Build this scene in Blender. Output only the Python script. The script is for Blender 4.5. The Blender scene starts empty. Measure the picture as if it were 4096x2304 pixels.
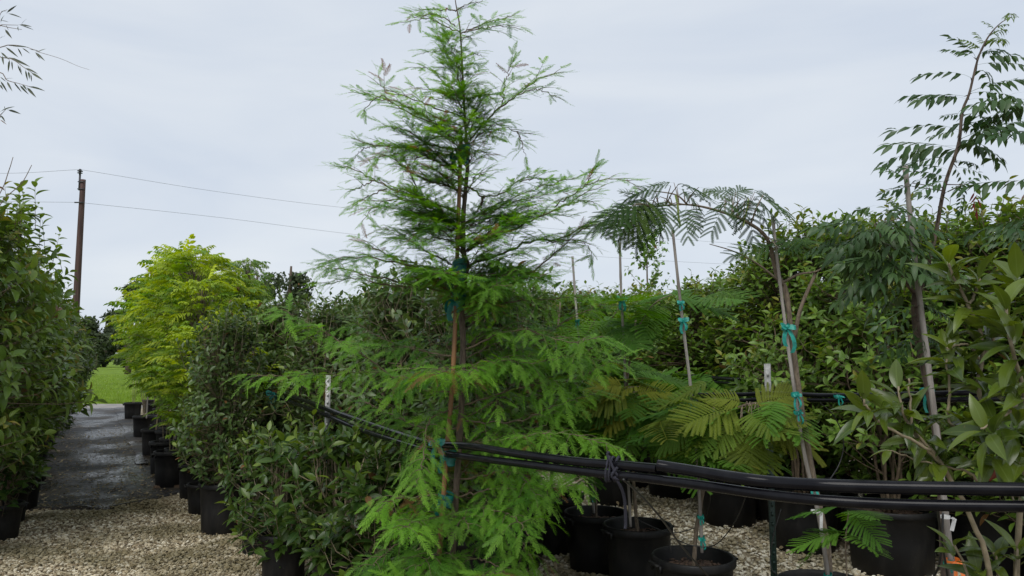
import bpy, math
import numpy as np

# ------------------------------------------------------------------ camera, sky, sun
C = bpy.context.scene.collection
R = math.radians
scene = bpy.context.scene
FP = 2980.0                                   # focal length in pixels of the 4096 wide frame
PITCH = math.atan2(280.0, FP)
CAMZ = 1.5
cd = bpy.data.cameras.new('camera'); cam = bpy.data.objects.new('camera', cd); C.objects.link(cam)
cam.location = (0, 0, CAMZ); cam.rotation_euler = (math.pi/2 + PITCH, 0, 0)
cd.sensor_width = 36; cd.lens = FP/4096*36; cd.clip_start = 0.05; cd.clip_end = 3000
scene.camera = cam
SUN_EL, SUN_AZ = R(50), R(200)
w = bpy.data.worlds.new('World'); scene.world = w; w.use_nodes = True
nt = w.node_tree; nt.nodes.clear()
def wn(t, **k):
    n = nt.nodes.new(t)
    for a, b in k.items(): setattr(n, a, b)
    return n
wo = wn('ShaderNodeOutputWorld'); bg = wn('ShaderNodeBackground'); bg.inputs[1].default_value = 0.0705
sk = wn('ShaderNodeTexSky', sky_type='NISHITA', sun_disc=False, sun_elevation=SUN_EL, sun_rotation=SUN_AZ)
tc = wn('ShaderNodeTexCoord'); mp = wn('ShaderNodeMapping'); mp.inputs['Scale'].default_value = (1.0, 1.0, 4.2)
nz = wn('ShaderNodeTexNoise'); nz.inputs['Scale'].default_value = 2.0; nz.inputs['Detail'].default_value = 5; nz.inputs['Roughness'].default_value = 0.5; nz.inputs['Distortion'].default_value = 0.5
rp = wn('ShaderNodeValToRGB')
rp.color_ramp.elements[0].position = 0.34; rp.color_ramp.elements[0].color = (0.575, 0.635, 0.725, 1)
rp.color_ramp.elements[1].position = 0.66; rp.color_ramp.elements[1].color = (0.675, 0.72, 0.775, 1)
sc = wn('ShaderNodeVectorMath', operation='SCALE'); sc.inputs['Scale'].default_value = 10.0
mx = wn('ShaderNodeMix', data_type='RGBA'); mx.inputs[0].default_value = 0.93
nt.links.new(tc.outputs['Generated'], mp.inputs[0]); nt.links.new(mp.outputs[0], nz.inputs['Vector'])
nt.links.new(nz.outputs['Fac'], rp.inputs[0]); nt.links.new(rp.outputs[0], sc.inputs[0])
nt.links.new(sk.outputs[0], mx.inputs[6]); nt.links.new(sc.outputs[0], mx.inputs[7])
nt.links.new(mx.outputs[2], bg.inputs[0]); nt.links.new(bg.outputs[0], wo.inputs[0])
sl = bpy.data.lights.new('sun', 'SUN'); sl.energy = 1.5; sl.angle = R(40); sl.color = (1, 0.97, 0.92)
so = bpy.data.objects.new('sun', sl); C.objects.link(so)
so.rotation_euler = (R(40), 0, R(-20))      # high behind the camera, very soft
scene.view_settings.view_transform = 'Standard'; scene.view_settings.look = 'None'
scene.view_settings.exposure = 0.70; scene.view_settings.gamma = 1
scene.cycles.max_bounces = 6; scene.cycles.transmission_bounces = 4; scene.cycles.diffuse_bounces = 3

# ------------------------------------------------------------------ pixel -> world
K = 4096/2576
def P(sx, sy, Y):
    rx, ry = sx-2048.0, -(sy-1152.0)
    cy = math.cos(PITCH)*FP - math.sin(PITCH)*ry
    cz = math.sin(PITCH)*FP + math.cos(PITCH)*ry
    s = Y/cy
    return np.array([rx*s, Y, CAMZ+cz*s])
def D(x, y, Y): return P(x*K, y*K, Y)            # coordinates of the 2576 wide view
def G(x, y, z=0.0):                               # ground point under a pixel of the 2576 view
    p = D(x, y, 1.0); t = (z-CAMZ)/(p[2]-CAMZ)
    return np.array([p[0]*t, t, z])
REG = dict(r1=(1200, 0, 1.61), r2=(1200, 600, 1.811), r3=(2000, 600, 1.61), r4=(2900, 600, 1.6104), r5=(3300, 0, 1.6106),
           rl=(0, 0, 2.07), b3=(900, 1300, 1.443), b4=(1700, 1300, 1.4433), b5=(2300, 1400, 1.603), b6=(3100, 1400, 1.6024))
def Z(r, x, y, Y):
    o = REG[r]; return P(o[0]+x/o[2], o[1]+y/o[2], Y)

# ------------------------------------------------------------------ mesh helpers
def nrm(v):
    v = np.asarray(v, float); return v/np.maximum(np.linalg.norm(v, axis=-1, keepdims=True), 1e-9)
class M:
    def __init__(s): s.v = []; s.t = []; s.q = []; s.a = []; s.n = 0
    def add(s, V, T=None, Q=None, rnd=0.5, young=0.0, across=1.0):
        V = np.asarray(V, float); m = len(V)
        s.v.append(V)
        if T is not None and len(T): s.t.append(np.asarray(T, int)+s.n)
        if Q is not None and len(Q): s.q.append(np.asarray(Q, int)+s.n)
        A = np.empty((m, 3)); A[:, 0] = rnd; A[:, 1] = young; A[:, 2] = across
        s.a.append(A); s.n += m
    def inst(s, tm, pos, d, n, scale, rnd=None, young=0.0):
        V, T, ac = tm; pos = np.atleast_2d(pos); m = len(pos)
        if m == 0: return
        d = nrm(np.atleast_2d(d)); n = np.atleast_2d(n)
        x = nrm(np.cross(d, n+np.array([1e-4, 2e-4, 0]))); z = np.cross(x, d)
        scale = np.broadcast_to(np.asarray(scale, float).reshape(-1, 1, 1) if np.ndim(scale) else scale, (m, 1, 1))
        W = (V[None, :, 0:1]*x[:, None] + V[None, :, 1:2]*d[:, None] + V[None, :, 2:3]*z[:, None])*scale + pos[:, None]
        k = len(V)
        TT = (T[None]+(np.arange(m)*k)[:, None, None]).reshape(-1, 3)
        if rnd is None: rnd = RNG.random(m)
        s.add(W.reshape(-1, 3), TT, None, np.repeat(np.broadcast_to(rnd, m), k), np.repeat(np.broadcast_to(young, m), k), np.tile(ac, m))
    def tube(s, pts, rad, sides=6, rnd=0.5, cap=True):
        pts = np.asarray(pts, float); n = len(pts)
        rad = np.broadcast_to(np.asarray(rad, float), n)
        t = np.gradient(pts, axis=0); t = nrm(t)
        ref = np.array([0.31, 0.2, 0.93]) if abs(nrm(pts[-1]-pts[0])[2]) < 0.8 else np.array([0.95, 0.3, 0.05])
        u = nrm(np.cross(t, ref)); v = np.cross(t, u)
        a = np.arange(sides)*2*math.pi/sides
        V = pts[:, None]+rad[:, None, None]*(np.cos(a)[None, :, None]*u[:, None]+np.sin(a)[None, :, None]*v[:, None])
        i = np.arange(n-1)[:, None]*sides; j = np.arange(sides)[None]; j2 = (j+1) % sides
        Q = np.stack([i+j, i+j2, i+sides+j2, i+sides+j], -1).reshape(-1, 4)
        V = V.reshape(-1, 3); T = []
        if cap:
            V = np.vstack([V, pts[0], pts[-1]]); b = n*sides
            for k in range(sides):
                T.append((b, (k+1) % sides, k)); T.append((b+1, (n-1)*sides+k, (n-1)*sides+(k+1) % sides))
        s.add(V, T, Q, rnd)
    def lathe(s, prof, sides=40, c=(0, 0, 0), rnd=0.5):
        prof = np.asarray(prof, float); n = len(prof); a = np.arange(sides)*2*math.pi/sides
        V = np.stack([prof[:, None, 0]*np.cos(a), prof[:, None, 0]*np.sin(a), np.repeat(prof[:, 1:2], sides, 1)], -1).reshape(-1, 3)+np.array(c)
        i = np.arange(n-1)[:, None]*sides; j = np.arange(sides)[None]; j2 = (j+1) % sides
        s.add(V, None, np.stack([i+j, i+j2, i+sides+j2, i+sides+j], -1).reshape(-1, 4), rnd)
    def box(s, c, dx, dy, dz, ux=(1, 0, 0), uy=(0, 1, 0), uz=(0, 0, 1), rnd=0.5):
        c = np.array(c, float); ux, uy, uz = nrm(ux), nrm(uy), nrm(uz)
        V = [c+ux*i*dx/2+uy*j*dy/2+uz*k*dz/2 for k in (-1, 1) for j in (-1, 1) for i in (-1, 1)]
        s.add(V, None, [(0, 2, 3, 1), (4, 5, 7, 6), (0, 1, 5, 4), (2, 6, 7, 3), (0, 4, 6, 2), (1, 3, 7, 5)], rnd)
    def ribbon(s, pts, width, wdir, rnd=0.5):
        pts = np.asarray(pts, float); wd = nrm(wdir)*width/2; n = len(pts)
        V = np.vstack([pts-wd, pts+wd]); Q = [(i, i+1, n+i+1, n+i) for i in range(n-1)]
        s.add(V, None, Q, rnd)
    def build(s, name, mat, parent=None, origin=None, smooth=True):
        V = np.vstack(s.v)
        if origin is not None: V = V-np.asarray(origin)
        T = np.vstack(s.t) if s.t else np.zeros((0, 3), int)
        Q = np.vstack(s.q) if s.q else np.zeros((0, 4), int)
        me = bpy.data.meshes.new(name); me.vertices.add(len(V)); me.vertices.foreach_set('co', V.astype(np.float32).ravel())
        L = np.concatenate([T.ravel(), Q.ravel()]).astype(np.int32)
        me.loops.add(len(L)); me.loops.foreach_set('vertex_index', L)
        st = np.concatenate([np.arange(len(T))*3, len(T)*3+np.arange(len(Q))*4]).astype(np.int32)
        me.polygons.add(len(st)); me.polygons.foreach_set('loop_start', st)
        me.polygons.foreach_set('use_smooth', np.full(len(st), smooth))
        A = np.vstack(s.a).astype(np.float32)
        for k, nm in enumerate(('rnd', 'young', 'across')):
            at = me.attributes.new(nm, 'FLOAT', 'POINT'); at.data.foreach_set('value', np.ascontiguousarray(A[:, k]))
        me.update(calc_edges=True); me.materials.append(mat)
        o = bpy.data.objects.new(name, me); C.objects.link(o)
        if parent is not None: o.parent = parent
        return o
RNG = np.random.default_rng(7)

def thing(name, label, cat, loc=(0, 0, 0), group=None, rz=0.0):
    o = bpy.data.objects.new(name, None); C.objects.link(o); o.empty_display_size = 0.1
    o.location = loc; o.rotation_euler = (0, 0, rz); o['label'] = label; o['category'] = cat
    if group: o['group'] = group
    return o
def tag(o, label, cat, group=None, kind=None):
    o['label'] = label; o['category'] = cat
    if group: o['group'] = group
    if kind: o['kind'] = kind
    return o
def struct(o): o['kind'] = 'structure'; return o
def dup(root, loc, rz, label, scale=(1, 1, 1), group=None):
    r = root.copy(); C.objects.link(r); r.location = loc; r.rotation_euler = (0, 0, rz); r.scale = scale; r['label'] = label
    if group: r['group'] = group
    for ch in list(root.children):
        c = ch.copy(); C.objects.link(c); c.parent = r
        for g in ch.children:
            d = g.copy(); C.objects.link(d); d.parent = c
    return r

# ------------------------------------------------------------------ materials
def mat(name):
    m = bpy.data.materials.new(name); m.use_nodes = True; n = m.node_tree.nodes; n.clear()
    out = n.new('ShaderNodeOutputMaterial'); b = n.new('ShaderNodeBsdfPrincipled')
    m.node_tree.links.new(b.outputs[0], out.inputs[0]); return m, n, m.node_tree.links, b, out
def mixc(n, l, f, a, b):
    x = n.new('ShaderNodeMix'); x.data_type = 'RGBA'
    for s, v in ((0, f), (6, a), (7, b)):
        if isinstance(v, (tuple, list)): x.inputs[s].default_value = (*v, 1) if len(v) == 3 else v
        elif isinstance(v, (int, float)): x.inputs[s].default_value = v
        else: l.new(v, x.inputs[s])
    return x.outputs[2]
def attr(n, nm):
    a = n.new('ShaderNodeAttribute'); a.attribute_name = nm; return a.outputs['Fac']
def noise(n, l, scale, detail=4, rough=0.55, coord='Object', dist=0.0, stretch=None):
    t = n.new('ShaderNodeTexCoord'); z = n.new('ShaderNodeTexNoise')
    z.inputs['Scale'].default_value = scale; z.inputs['Detail'].default_value = detail; z.inputs['Roughness'].default_value = rough; z.inputs['Distortion'].default_value = dist
    if stretch:
        m = n.new('ShaderNodeMapping'); m.inputs['Scale'].default_value = stretch; l.new(t.outputs[coord], m.inputs[0]); l.new(m.outputs[0], z.inputs['Vector'])
    else: l.new(t.outputs[coord], z.inputs['Vector'])
    return z.outputs['Fac']
def ramp(n, l, f, stops):
    r = n.new('ShaderNodeValToRGB'); e = r.color_ramp.elements
    while len(e) < len(stops): e.new(0.5)
    for k, (p, c) in enumerate(stops): e[k].position = p; e[k].color = (*c, 1)
    l.new(f, r.inputs[0]); return r.outputs[0]
def bump(n, l, b, h, strength, dist=0.01):
    x = n.new('ShaderNodeBump'); x.inputs['Strength'].default_value = strength; x.inputs['Distance'].default_value = dist
    l.new(h, x.inputs['Height']); l.new(x.outputs[0], b.inputs['Normal'])
def leafmat(name, a, b2, new, rough=0.42, trans=0.3, vein=0.0, back=0.35, spec=0.34, dead=0.008, spots=False):
    m, n, l, b, out = mat(name)
    c = mixc(n, l, attr(n, 'rnd'), a, b2)
    c = mixc(n, l, attr(n, 'young'), c, new)
    vr = n.new('ShaderNodeHueSaturation'); mr = n.new('ShaderNodeMapRange'); mr.inputs[1].default_value = .3; mr.inputs[2].default_value = .7; mr.inputs[3].default_value = .74; mr.inputs[4].default_value = 1.26
    l.new(noise(n, l, 2.6, 3, 0.6), mr.inputs[0]); l.new(mr.outputs[0], vr.inputs['Value']); l.new(c, vr.inputs['Color']); c = vr.outputs[0]
    if spots:
        c = mixc(n, l, ramp(n, l, noise(n, l, 95, 3, 0.6), [(.62, (0, 0, 0)), (.72, (.55, .55, .55))]), c, (0.12, 0.10, 0.03))
    if dead:
        gt = n.new('ShaderNodeMath'); gt.operation = 'GREATER_THAN'; gt.inputs[1].default_value = 1-dead; l.new(attr(n, 'rnd'), gt.inputs[0])
        c = mixc(n, l, gt.outputs[0], c, (0.17, 0.09, 0.035))
    if vein > 0:
        lt = n.new('ShaderNodeMath'); lt.operation = 'LESS_THAN'; lt.inputs[1].default_value = 0.08; l.new(attr(n, 'across'), lt.inputs[0])
        mu = n.new('ShaderNodeMath'); mu.operation = 'MULTIPLY'; mu.inputs[1].default_value = vein; l.new(lt.outputs[0], mu.inputs[0])
        c = mixc(n, l, mu.outputs[0], c, (0.16, 0.22, 0.06))
    g = n.new('ShaderNodeNewGeometry'); mu = n.new('ShaderNodeMath'); mu.operation = 'MULTIPLY'; mu.inputs[1].default_value = back
    l.new(g.outputs['Backfacing'], mu.inputs[0])
    c2 = mixc(n, l, mu.outputs[0], c, (0.16, 0.2, 0.1))
    l.new(c2, b.inputs['Base Color']); b.inputs['Roughness'].default_value = rough; b.inputs['Specular IOR Level'].default_value = spec
    tr = n.new('ShaderNodeBsdfTranslucent'); hs = n.new('ShaderNodeHueSaturation'); hs.inputs['Value'].default_value = 1.9; hs.inputs['Saturation'].default_value = 1.15; hs.inputs['Hue'].default_value = 0.487
    l.new(c, hs.inputs['Color']); l.new(hs.outputs[0], tr.inputs[0])
    ms = n.new('ShaderNodeMixShader'); ms.inputs[0].default_value = trans
    l.new(b.outputs[0], ms.inputs[1]); l.new(tr.outputs[0], ms.inputs[2]); l.new(ms.outputs[0], out.inputs[0])
    return m
def simple(name, a, b2, scale, rough, bstr=0.0, stretch=None, metal=0.0, lo=0.35, hi=0.65, spec=None):
    m, n, l, b, out = mat(name)
    f = noise(n, l, scale, 5, 0.6, stretch=stretch)
    l.new(ramp(n, l, f, [(lo, a), (hi, b2)]), b.inputs['Base Color']); b.inputs['Roughness'].default_value = rough; b.inputs['Metallic'].default_value = metal
    if spec is not None: b.inputs['Specular IOR Level'].default_value = spec
    if bstr: bump(n, l, b, f, bstr)
    return m
MT = {}
MT['cypress'] = leafmat('cypress_needles', (0.032, 0.125, 0.010), (0.155, 0.34, 0.03), (0.21, 0.38, 0.05), 0.5, 0.42, back=0.1, spec=0.2, dead=0.0012)
MT['hedge'] = leafmat('hedge_leaf', (0.071, 0.139, 0.022), (0.148, 0.240, 0.039), (0.185, 0.176, 0.029), 0.36, 0.26)
MT['hedge_dark'] = leafmat('dark_leaf', (0.040, 0.080, 0.020), (0.095, 0.15, 0.038), (0.17, 0.23, 0.04), 0.36, 0.2, spec=0.4)
MT['left'] = leafmat('big_glossy_leaf', (0.071, 0.137, 0.023), (0.144, 0.216, 0.038), (0.22, 0.17, 0.03), 0.3, 0.26, vein=0.15)
MT['olive'] = leafmat('tea_olive_leaf', (0.023, 0.058, 0.011), (0.054, 0.099, 0.016), (0.145, 0.212, 0.025), 0.33, 0.24, vein=0.25, back=0.4)
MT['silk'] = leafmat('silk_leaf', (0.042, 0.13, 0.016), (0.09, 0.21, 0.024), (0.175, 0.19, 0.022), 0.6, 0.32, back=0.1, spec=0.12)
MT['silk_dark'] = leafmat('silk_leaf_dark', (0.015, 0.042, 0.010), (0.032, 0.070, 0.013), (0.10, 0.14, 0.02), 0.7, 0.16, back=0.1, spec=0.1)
MT['yellow'] = leafmat('yellow_green_leaf', (0.075, 0.17, 0.018), (0.16, 0.28, 0.025), (0.38, 0.46, 0.03), 0.5, 0.36, back=0.1)
MT['pist'] = leafmat('pistache_leaf', (0.025, 0.061, 0.020), (0.051, 0.102, 0.028), (0.10, 0.16, 0.02), 0.42, 0.2)
MT['mid'] = leafmat('fine_leaf', (0.066, 0.158, 0.026), (0.119, 0.238, 0.040), (0.18, 0.26, 0.03), 0.45, 0.3)
MT['far'] = leafmat('far_leaf', (0.035, 0.055, 0.025), (0.065, 0.085, 0.035), (0.09, 0.12, 0.05), 0.7, 0.1, back=0.0)
MT['bamboo_leaf'] = leafmat('bamboo_leaf', (0.03, 0.04, 0.018), (0.05, 0.065, 0.025), (0.08, 0.1, 0.03), 0.45, 0.15)
MT['red'] = leafmat('dead_leaf', (0.12, 0.02, 0.02), (0.18, 0.03, 0.02), (0.2, 0.04, 0.02), 0.6, 0.2)
MT['rust'] = leafmat('rust_leaf', (0.13, 0.03, 0.015), (0.2, 0.05, 0.025), (0.2, 0.05, 0.02), 0.6, 0.15, dead=0)
MT['bark'] = simple('bark', (0.05, 0.035, 0.025), (0.13, 0.095, 0.07), 60, 0.85, 0.5, (1, 1, 0.3))
MT['bark_grey'] = simple('bark_grey', (0.11, 0.085, 0.06), (0.23, 0.18, 0.13), 70, 0.85, 0.6, (1, 1, 0.4))
MT['twig'] = simple('twig', (0.07, 0.05, 0.03), (0.15, 0.11, 0.07), 30, 0.8)
MT['twig_pale'] = simple('twig_pale', (0.16, 0.13, 0.08), (0.28, 0.23, 0.15), 30, 0.8)
MT['pot'] = simple('pot_plastic', (0.006, 0.006, 0.0065), (0.012, 0.012, 0.0125), 9, 0.5, 0.03, spec=0.3)
MT['pipe'] = simple('pipe_poly', (0.004, 0.004, 0.006), (0.009, 0.009, 0.011), 14, 0.14, 0.02, spec=0.16)
MT['tube'] = simple('drip_tube', (0.012, 0.012, 0.013), (0.02, 0.02, 0.02), 12, 0.4)
MT['soil'] = simple('bark_mulch', (0.035, 0.022, 0.015), (0.16, 0.10, 0.07), 70, 0.95, 1.0)
MT['stake'] = simple('weathered_bamboo', (0.16, 0.14, 0.125), (0.36, 0.33, 0.3), 24, 0.7, 0.2, (1, 1, 0.12))
MT['stake_tan'] = simple('tan_bamboo', (0.12, 0.055, 0.022), (0.27, 0.13, 0.05), 24, 0.6, 0.15, (1, 1, 0.1))
MT['green_tie'] = simple('green_tape', (0.0, 0.15, 0.12), (0.02, 0.36, 0.29), 24, 0.45)
MT['dark_tie'] = simple('dark_green_tape', (0.0, 0.09, 0.08), (0.003, 0.14, 0.12), 30, 0.45)
MT['orange'] = simple('orange_ribbon', (0.7, 0.14, 0.02), (0.85, 0.22, 0.03), 20, 0.5)
MT['white'] = simple('white_plastic', (0.6, 0.6, 0.6), (0.75, 0.75, 0.74), 20, 0.5)
MT['post_green'] = simple('post_green', (0.006, 0.022, 0.016), (0.014, 0.035, 0.026), 20, 0.5)
MT['post_tip'] = simple('post_tip_grey', (0.30, 0.30, 0.29), (0.52, 0.52, 0.5), 40, 0.6)
MT['wire'] = simple('wire', (0.16, 0.17, 0.19), (0.22, 0.23, 0.25), 3, 0.6)
MT['wood_pole'] = simple('creosote_pole', (0.04, 0.022, 0.02), (0.09, 0.05, 0.042), 3, 0.9, 0.3, (6, 6, 0.3))
MT['metal'] = simple('dark_metal', (0.03, 0.03, 0.035), (0.06, 0.06, 0.06), 5, 0.5, metal=0.5)
MT['plank'] = simple('old_plank', (0.08, 0.05, 0.03), (0.18, 0.12, 0.08), 20, 0.9, 0.4, (0.2, 1, 1))
MT['rope'] = simple('rope', (0.012, 0.012, 0.02), (0.03, 0.03, 0.045), 180, 0.9, 0.6)
MT['pod'] = simple('seed_pod', (0.13, 0.18, 0.04), (0.2, 0.25, 0.06), 30, 0.5)

def m_pot():
    m, n, l, b, out = mat('pot_plastic_dusty')
    f = noise(n, l, 7, 6, 0.7, stretch=(1, 1, .35)); f2 = noise(n, l, 45, 4, 0.7)
    c = mixc(n, l, ramp(n, l, f, [(.5, (0, 0, 0)), (.78, (.6, .6, .6))]), (0.008, 0.008, 0.0085), (0.045, 0.04, 0.033))
    c = mixc(n, l, ramp(n, l, f2, [(.66, (0, 0, 0)), (.74, (.7, .7, .7))]), c, (0.06, 0.053, 0.042))
    l.new(c, b.inputs['Base Color']); b.inputs['Specular IOR Level'].default_value = 0.3
    l.new(ramp(n, l, f, [(.3, (.4, .4, .4)), (.7, (.7, .7, .7))]), b.inputs['Roughness']); bump(n, l, b, f, .05); return m
MT['pot'] = m_pot()
# gravel sheet
def m_gravel():
    m, n, l, b, out = mat('gravel')
    t = n.new('ShaderNodeTexCoord'); v = n.new('ShaderNodeTexVoronoi'); v.inputs['Scale'].default_value = 38; l.new(t.outputs['Object'], v.inputs['Vector'])
    sep = n.new('ShaderNodeSeparateColor'); l.new(v.outputs['Color'], sep.inputs[0])
    c = ramp(n, l, sep.outputs[0], [(0.0, (0.10, 0.07, 0.04)), (0.4, (0.24, 0.19, 0.12)), (1.0, (0.45, 0.40, 0.29))])
    c = mixc(n, l, ramp(n, l, noise(n, l, 1.1, 6, 0.65), [(0.47, (0, 0, 0)), (0.62, (1, 1, 1))]), c, (0.10, 0.085, 0.045))
    l.new(c, b.inputs['Base Color']); b.inputs['Roughness'].default_value = 0.95
    bp = n.new('ShaderNodeBump'); bp.inputs['Strength'].default_value = 1.0; bp.inputs['Distance'].default_value = 0.015; bp.invert = True
    l.new(v.outputs['Distance'], bp.inputs['Height']); l.new(bp.outputs[0], b.inputs['Normal'])
    return m
def m_stone():
    m, n, l, b, out = mat('stone')
    c = ramp(n, l, attr(n, 'rnd'), [(0.0, (0.10, 0.065, 0.035)), (0.25, (0.36, 0.29, 0.18)), (0.7, (0.60, 0.53, 0.38)), (1.0, (0.80, 0.76, 0.64))])
    g = n.new('ShaderNodeMath'); g.operation = 'MULTIPLY'; g.inputs[1].default_value = 0.75
    l.new(ramp(n, l, noise(n, l, 1.1, 6, 0.65), [(0.44, (0, 0, 0)), (0.58, (1, 1, 1))]), g.inputs[0])
    c = mixc(n, l, g.outputs[0], c, (0.10, 0.085, 0.03))
    c = mixc(n, l, ramp(n, l, noise(n, l, 150, 3), [(.4, (0, 0, 0)), (.8, (.6, .6, .6))]), c, (0.2, 0.16, 0.1))
    l.new(c, b.inputs['Base Color']); b.inputs['Roughness'].default_value = 0.9
    return m
def m_fabric():
    m, n, l, b, out = mat('ground_fabric')
    dirt = ramp(n, l, noise(n, l, 1.3, 7, 0.7), [(0.42, (0, 0, 0)), (0.62, (1, 1, 1))])
    fine = noise(n, l, 22, 6, 0.7)
    c = mixc(n, l, dirt, (0.012, 0.012, 0.014), (0.035, 0.026, 0.016))
    c = mixc(n, l, ramp(n, l, fine, [(0.58, (0, 0, 0)), (0.72, (1, 1, 1))]), c, (0.09, 0.07, 0.045))
    l.new(c, b.inputs['Base Color'])
    wet = ramp(n, l, noise(n, l, 0.55, 5, 0.6, dist=0.4), [(0.44, (0.75,)*3), (0.54, (0.22,)*3)])
    r = mixc(n, l, ramp(n, l, fine, [(0.45, (0, 0, 0)), (0.65, (1, 1, 1))]), wet, (0.7, 0.7, 0.7))
    l.new(r, b.inputs['Roughness']); b.inputs['Specular IOR Level'].default_value = 0.55
    t = n.new('ShaderNodeTexCoord')
    h = noise(n, l, 6, 8, 0.65)
    bump(n, l, b, h, 0.35, 0.03)
    return m
def m_grass():
    m, n, l, b, out = mat('grass')
    c = ramp(n, l, noise(n, l, 0.5, 8, 0.7), [(0.35, (0.09, 0.15, 0.02)), (0.55, (0.17, 0.26, 0.03)), (0.7, (0.22, 0.28, 0.05))])
    l.new(c, b.inputs['Base Color']); b.inputs['Roughness'].default_value = 0.95; b.inputs['Specular IOR Level'].default_value = 0.1
    bump(n, l, b, noise(n, l, 9, 6, 0.7), 1.0, 0.1); return m
MT['gravel'] = m_gravel(); MT['stone'] = m_stone(); MT['fabric'] = m_fabric(); MT['grass'] = m_grass()
MT['road'] = simple('dirt_road', (0.16, 0.15, 0.14), (0.3, 0.28, 0.26), 3, 0.9, 0.3)

# ------------------------------------------------------------------ leaf templates (unit length along +Y)
def leaf_t(n=4, wf=0.42, fold=0.35, curve=0.18, pk=0.85, stalk=0.06):
    V, ac = [], []
    ts = np.linspace(0, 1, n+1)
    for t in ts:
        wv = wf/2*max(math.sin(math.pi*t**pk), 0)**0.85
        y = stalk+(1-stalk)*t; z = -curve*t*t
        V += [(-wv, y, z+fold*wv), (0, y, z), (wv, y, z+fold*wv)]; ac += [1, 0, 1]
    V[0] = V[2] = V[1]; V[-1] = V[-3] = V[-2]
    T = []
    for i in range(n):
        a = i*3; b = a+3
        for s in (0, 1):
            if i == 0: T.append((a+1, b+s+1, b+s))
            elif i == n-1: T.append((a+s, a+s+1, b+1))
            else: T += [(a+s, a+s+1, b+s+1), (a+s, b+s+1, b+s)]
    V.append((0.012, 0, 0)); V.append((-0.012, 0, 0)); V.append((0, stalk*1.5, 0.0)); ac += [0, 0, 0]
    k = len(V); T.append((k-3, k-1, k-2))
    return np.array(V, float), np.array(T, int), np.array(ac, float)
L_HI = leaf_t(8, 0.33, 0.35, 0.3)
L_HI2 = leaf_t(8, 0.31, 0.5, 0.5)
L_WIDE = leaf_t(7, 0.42, 0.42, 0.38)
L_MID = leaf_t(4, 0.42, 0.35, 0.2)
L_LO = leaf_t(3, 0.46, 0.35, 0.15)
L_NAR = leaf_t(4, 0.17, 0.3, 0.12)
L_BAM = leaf_t(4, 0.13, 0.3, 0.1, 0.7)
def frond_t(seed, npair=19, nl=0.16, nw=0.0155, droop=0.25):
    r = np.random.default_rng(seed); V, T = [], []
    bend = r.uniform(-0.12, 0.12)
    def c(t): return np.array([bend*t*t, t, -droop*t*t])
    for i in range(4):
        a, b = c(i/4), c((i+1)/4); k = len(V)
        V += [a+[-.008, 0, 0], a+[.008, 0, 0], b+[0.008, 0, 0], b+[-.008, 0, 0]]; T += [(k, k+1, k+2), (k, k+2, k+3)]
    for i in range(npair):
        t = 0.05+0.95*i/(npair-1); p = c(t)
        ln = nl*(0.55+0.75*math.sin(math.pi*min(1, t*0.85+0.12)))
        for s in (-1, 1):
            if r.random() < 0.05: continue
            an = R(62-26*t+r.uniform(-9, 9)); L = ln*r.uniform(0.85, 1.1)
            d = np.array([s*math.sin(an), math.cos(an), r.uniform(-0.25, 0.15)])*L
            wv = np.array([-d[1], d[0], 0]); wv = wv/np.linalg.norm(wv)*nw
            k = len(V); V += [p-wv*0.6, p+wv*0.6, p+d*0.65+wv*0.75, p+d, p+d*0.65-wv*0.75]; T += [(k, k+1, k+2), (k, k+2, k+4), (k+4, k+2, k+3)]
    V = np.array(V); return V, np.array(T), np.ones(len(V))
FRH = [frond_t(s+9, 18, 0.185, 0.0175, dd) for s, dd in ((1, 0.05), (2, 0.2), (3, -0.1), (4, 0.12))]
FR = [frond_t(s, droop=dd) for s, dd in ((1, 0.12), (2, 0.28), (3, 0.42), (4, 0.2))]
def bipin_t(seed, npair=9, droop=0.35, nlf=17, plen=0.46, lw=0.052, sg=1.0):
    r = np.random.default_rng(seed); V, T = [], []
    def c(t): return np.array([0.03*math.sin(3*t), t, -droop*t*t])
    for i in range(6):
        a, b = c(i/6), c((i+1)/6); k = len(V); e = [.006, 0, 0]
        V += [a-e, a+e, b+e, b-e]; T += [(k, k+1, k+2), (k, k+2, k+3)]
    for i in range(npair):
        t = 0.22+0.78*i/(npair-1); p = c(t)
        for s in (-1, 1):
            an = R(78-45*t**1.6+r.uniform(-6, 6)); PL = plen*(0.6+0.55*math.sin(math.pi*(0.15+0.75*t)))*r.uniform(0.9, 1.08)
            u = np.array([s*math.sin(an), math.cos(an), 0]); sag = r.uniform(0.25, 0.6)*(0.6+droop)*sg
            def pc(q): return p+u*PL*q+np.array([0, 0, -sag*PL*q*q+0.04*PL*q])
            for q0, q1 in ((0, .5), (.5, 1)):
                k = len(V); e = np.array([-u[1], u[0], 0])*0.004
                V += [pc(q0)-e, pc(q0)+e, pc(q1)+e, pc(q1)-e]; T += [(k, k+1, k+2), (k, k+2, k+3)]
            for j in range(nlf):
                q = 0.06+0.94*j/(nlf-1); b = pc(q); tang = nrm(pc(min(q+.05, 1.05))-pc(q-.05)); sd = nrm(np.cross(tang, [0, 0, 1]))
                ll = lw*(0.7+0.5*math.sin(math.pi*(0.1+0.8*q)))
                for s2 in (-1, 1):
                    dd = (sd*s2*0.93+tang*0.35+np.array([0, 0, -0.15]))*ll
                    hw = tang*(PL/nlf)*0.46
                    k = len(V); V += [b-hw, b+hw, b+dd+hw*0.6, b+dd-hw*0.6]; T += [(k, k+1, k+2), (k, k+2, k+3)]
    V = np.array(V); return V, np.array(T), np.ones(len(V))
BP = [bipin_t(11, 8, 0.3, 15, .46, .040, .8), bipin_t(12, 7, 0.45, 15, .46, .042, .8), bipin_t(13, 9, 0.2, 15, .44, .038, .8)]
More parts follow.
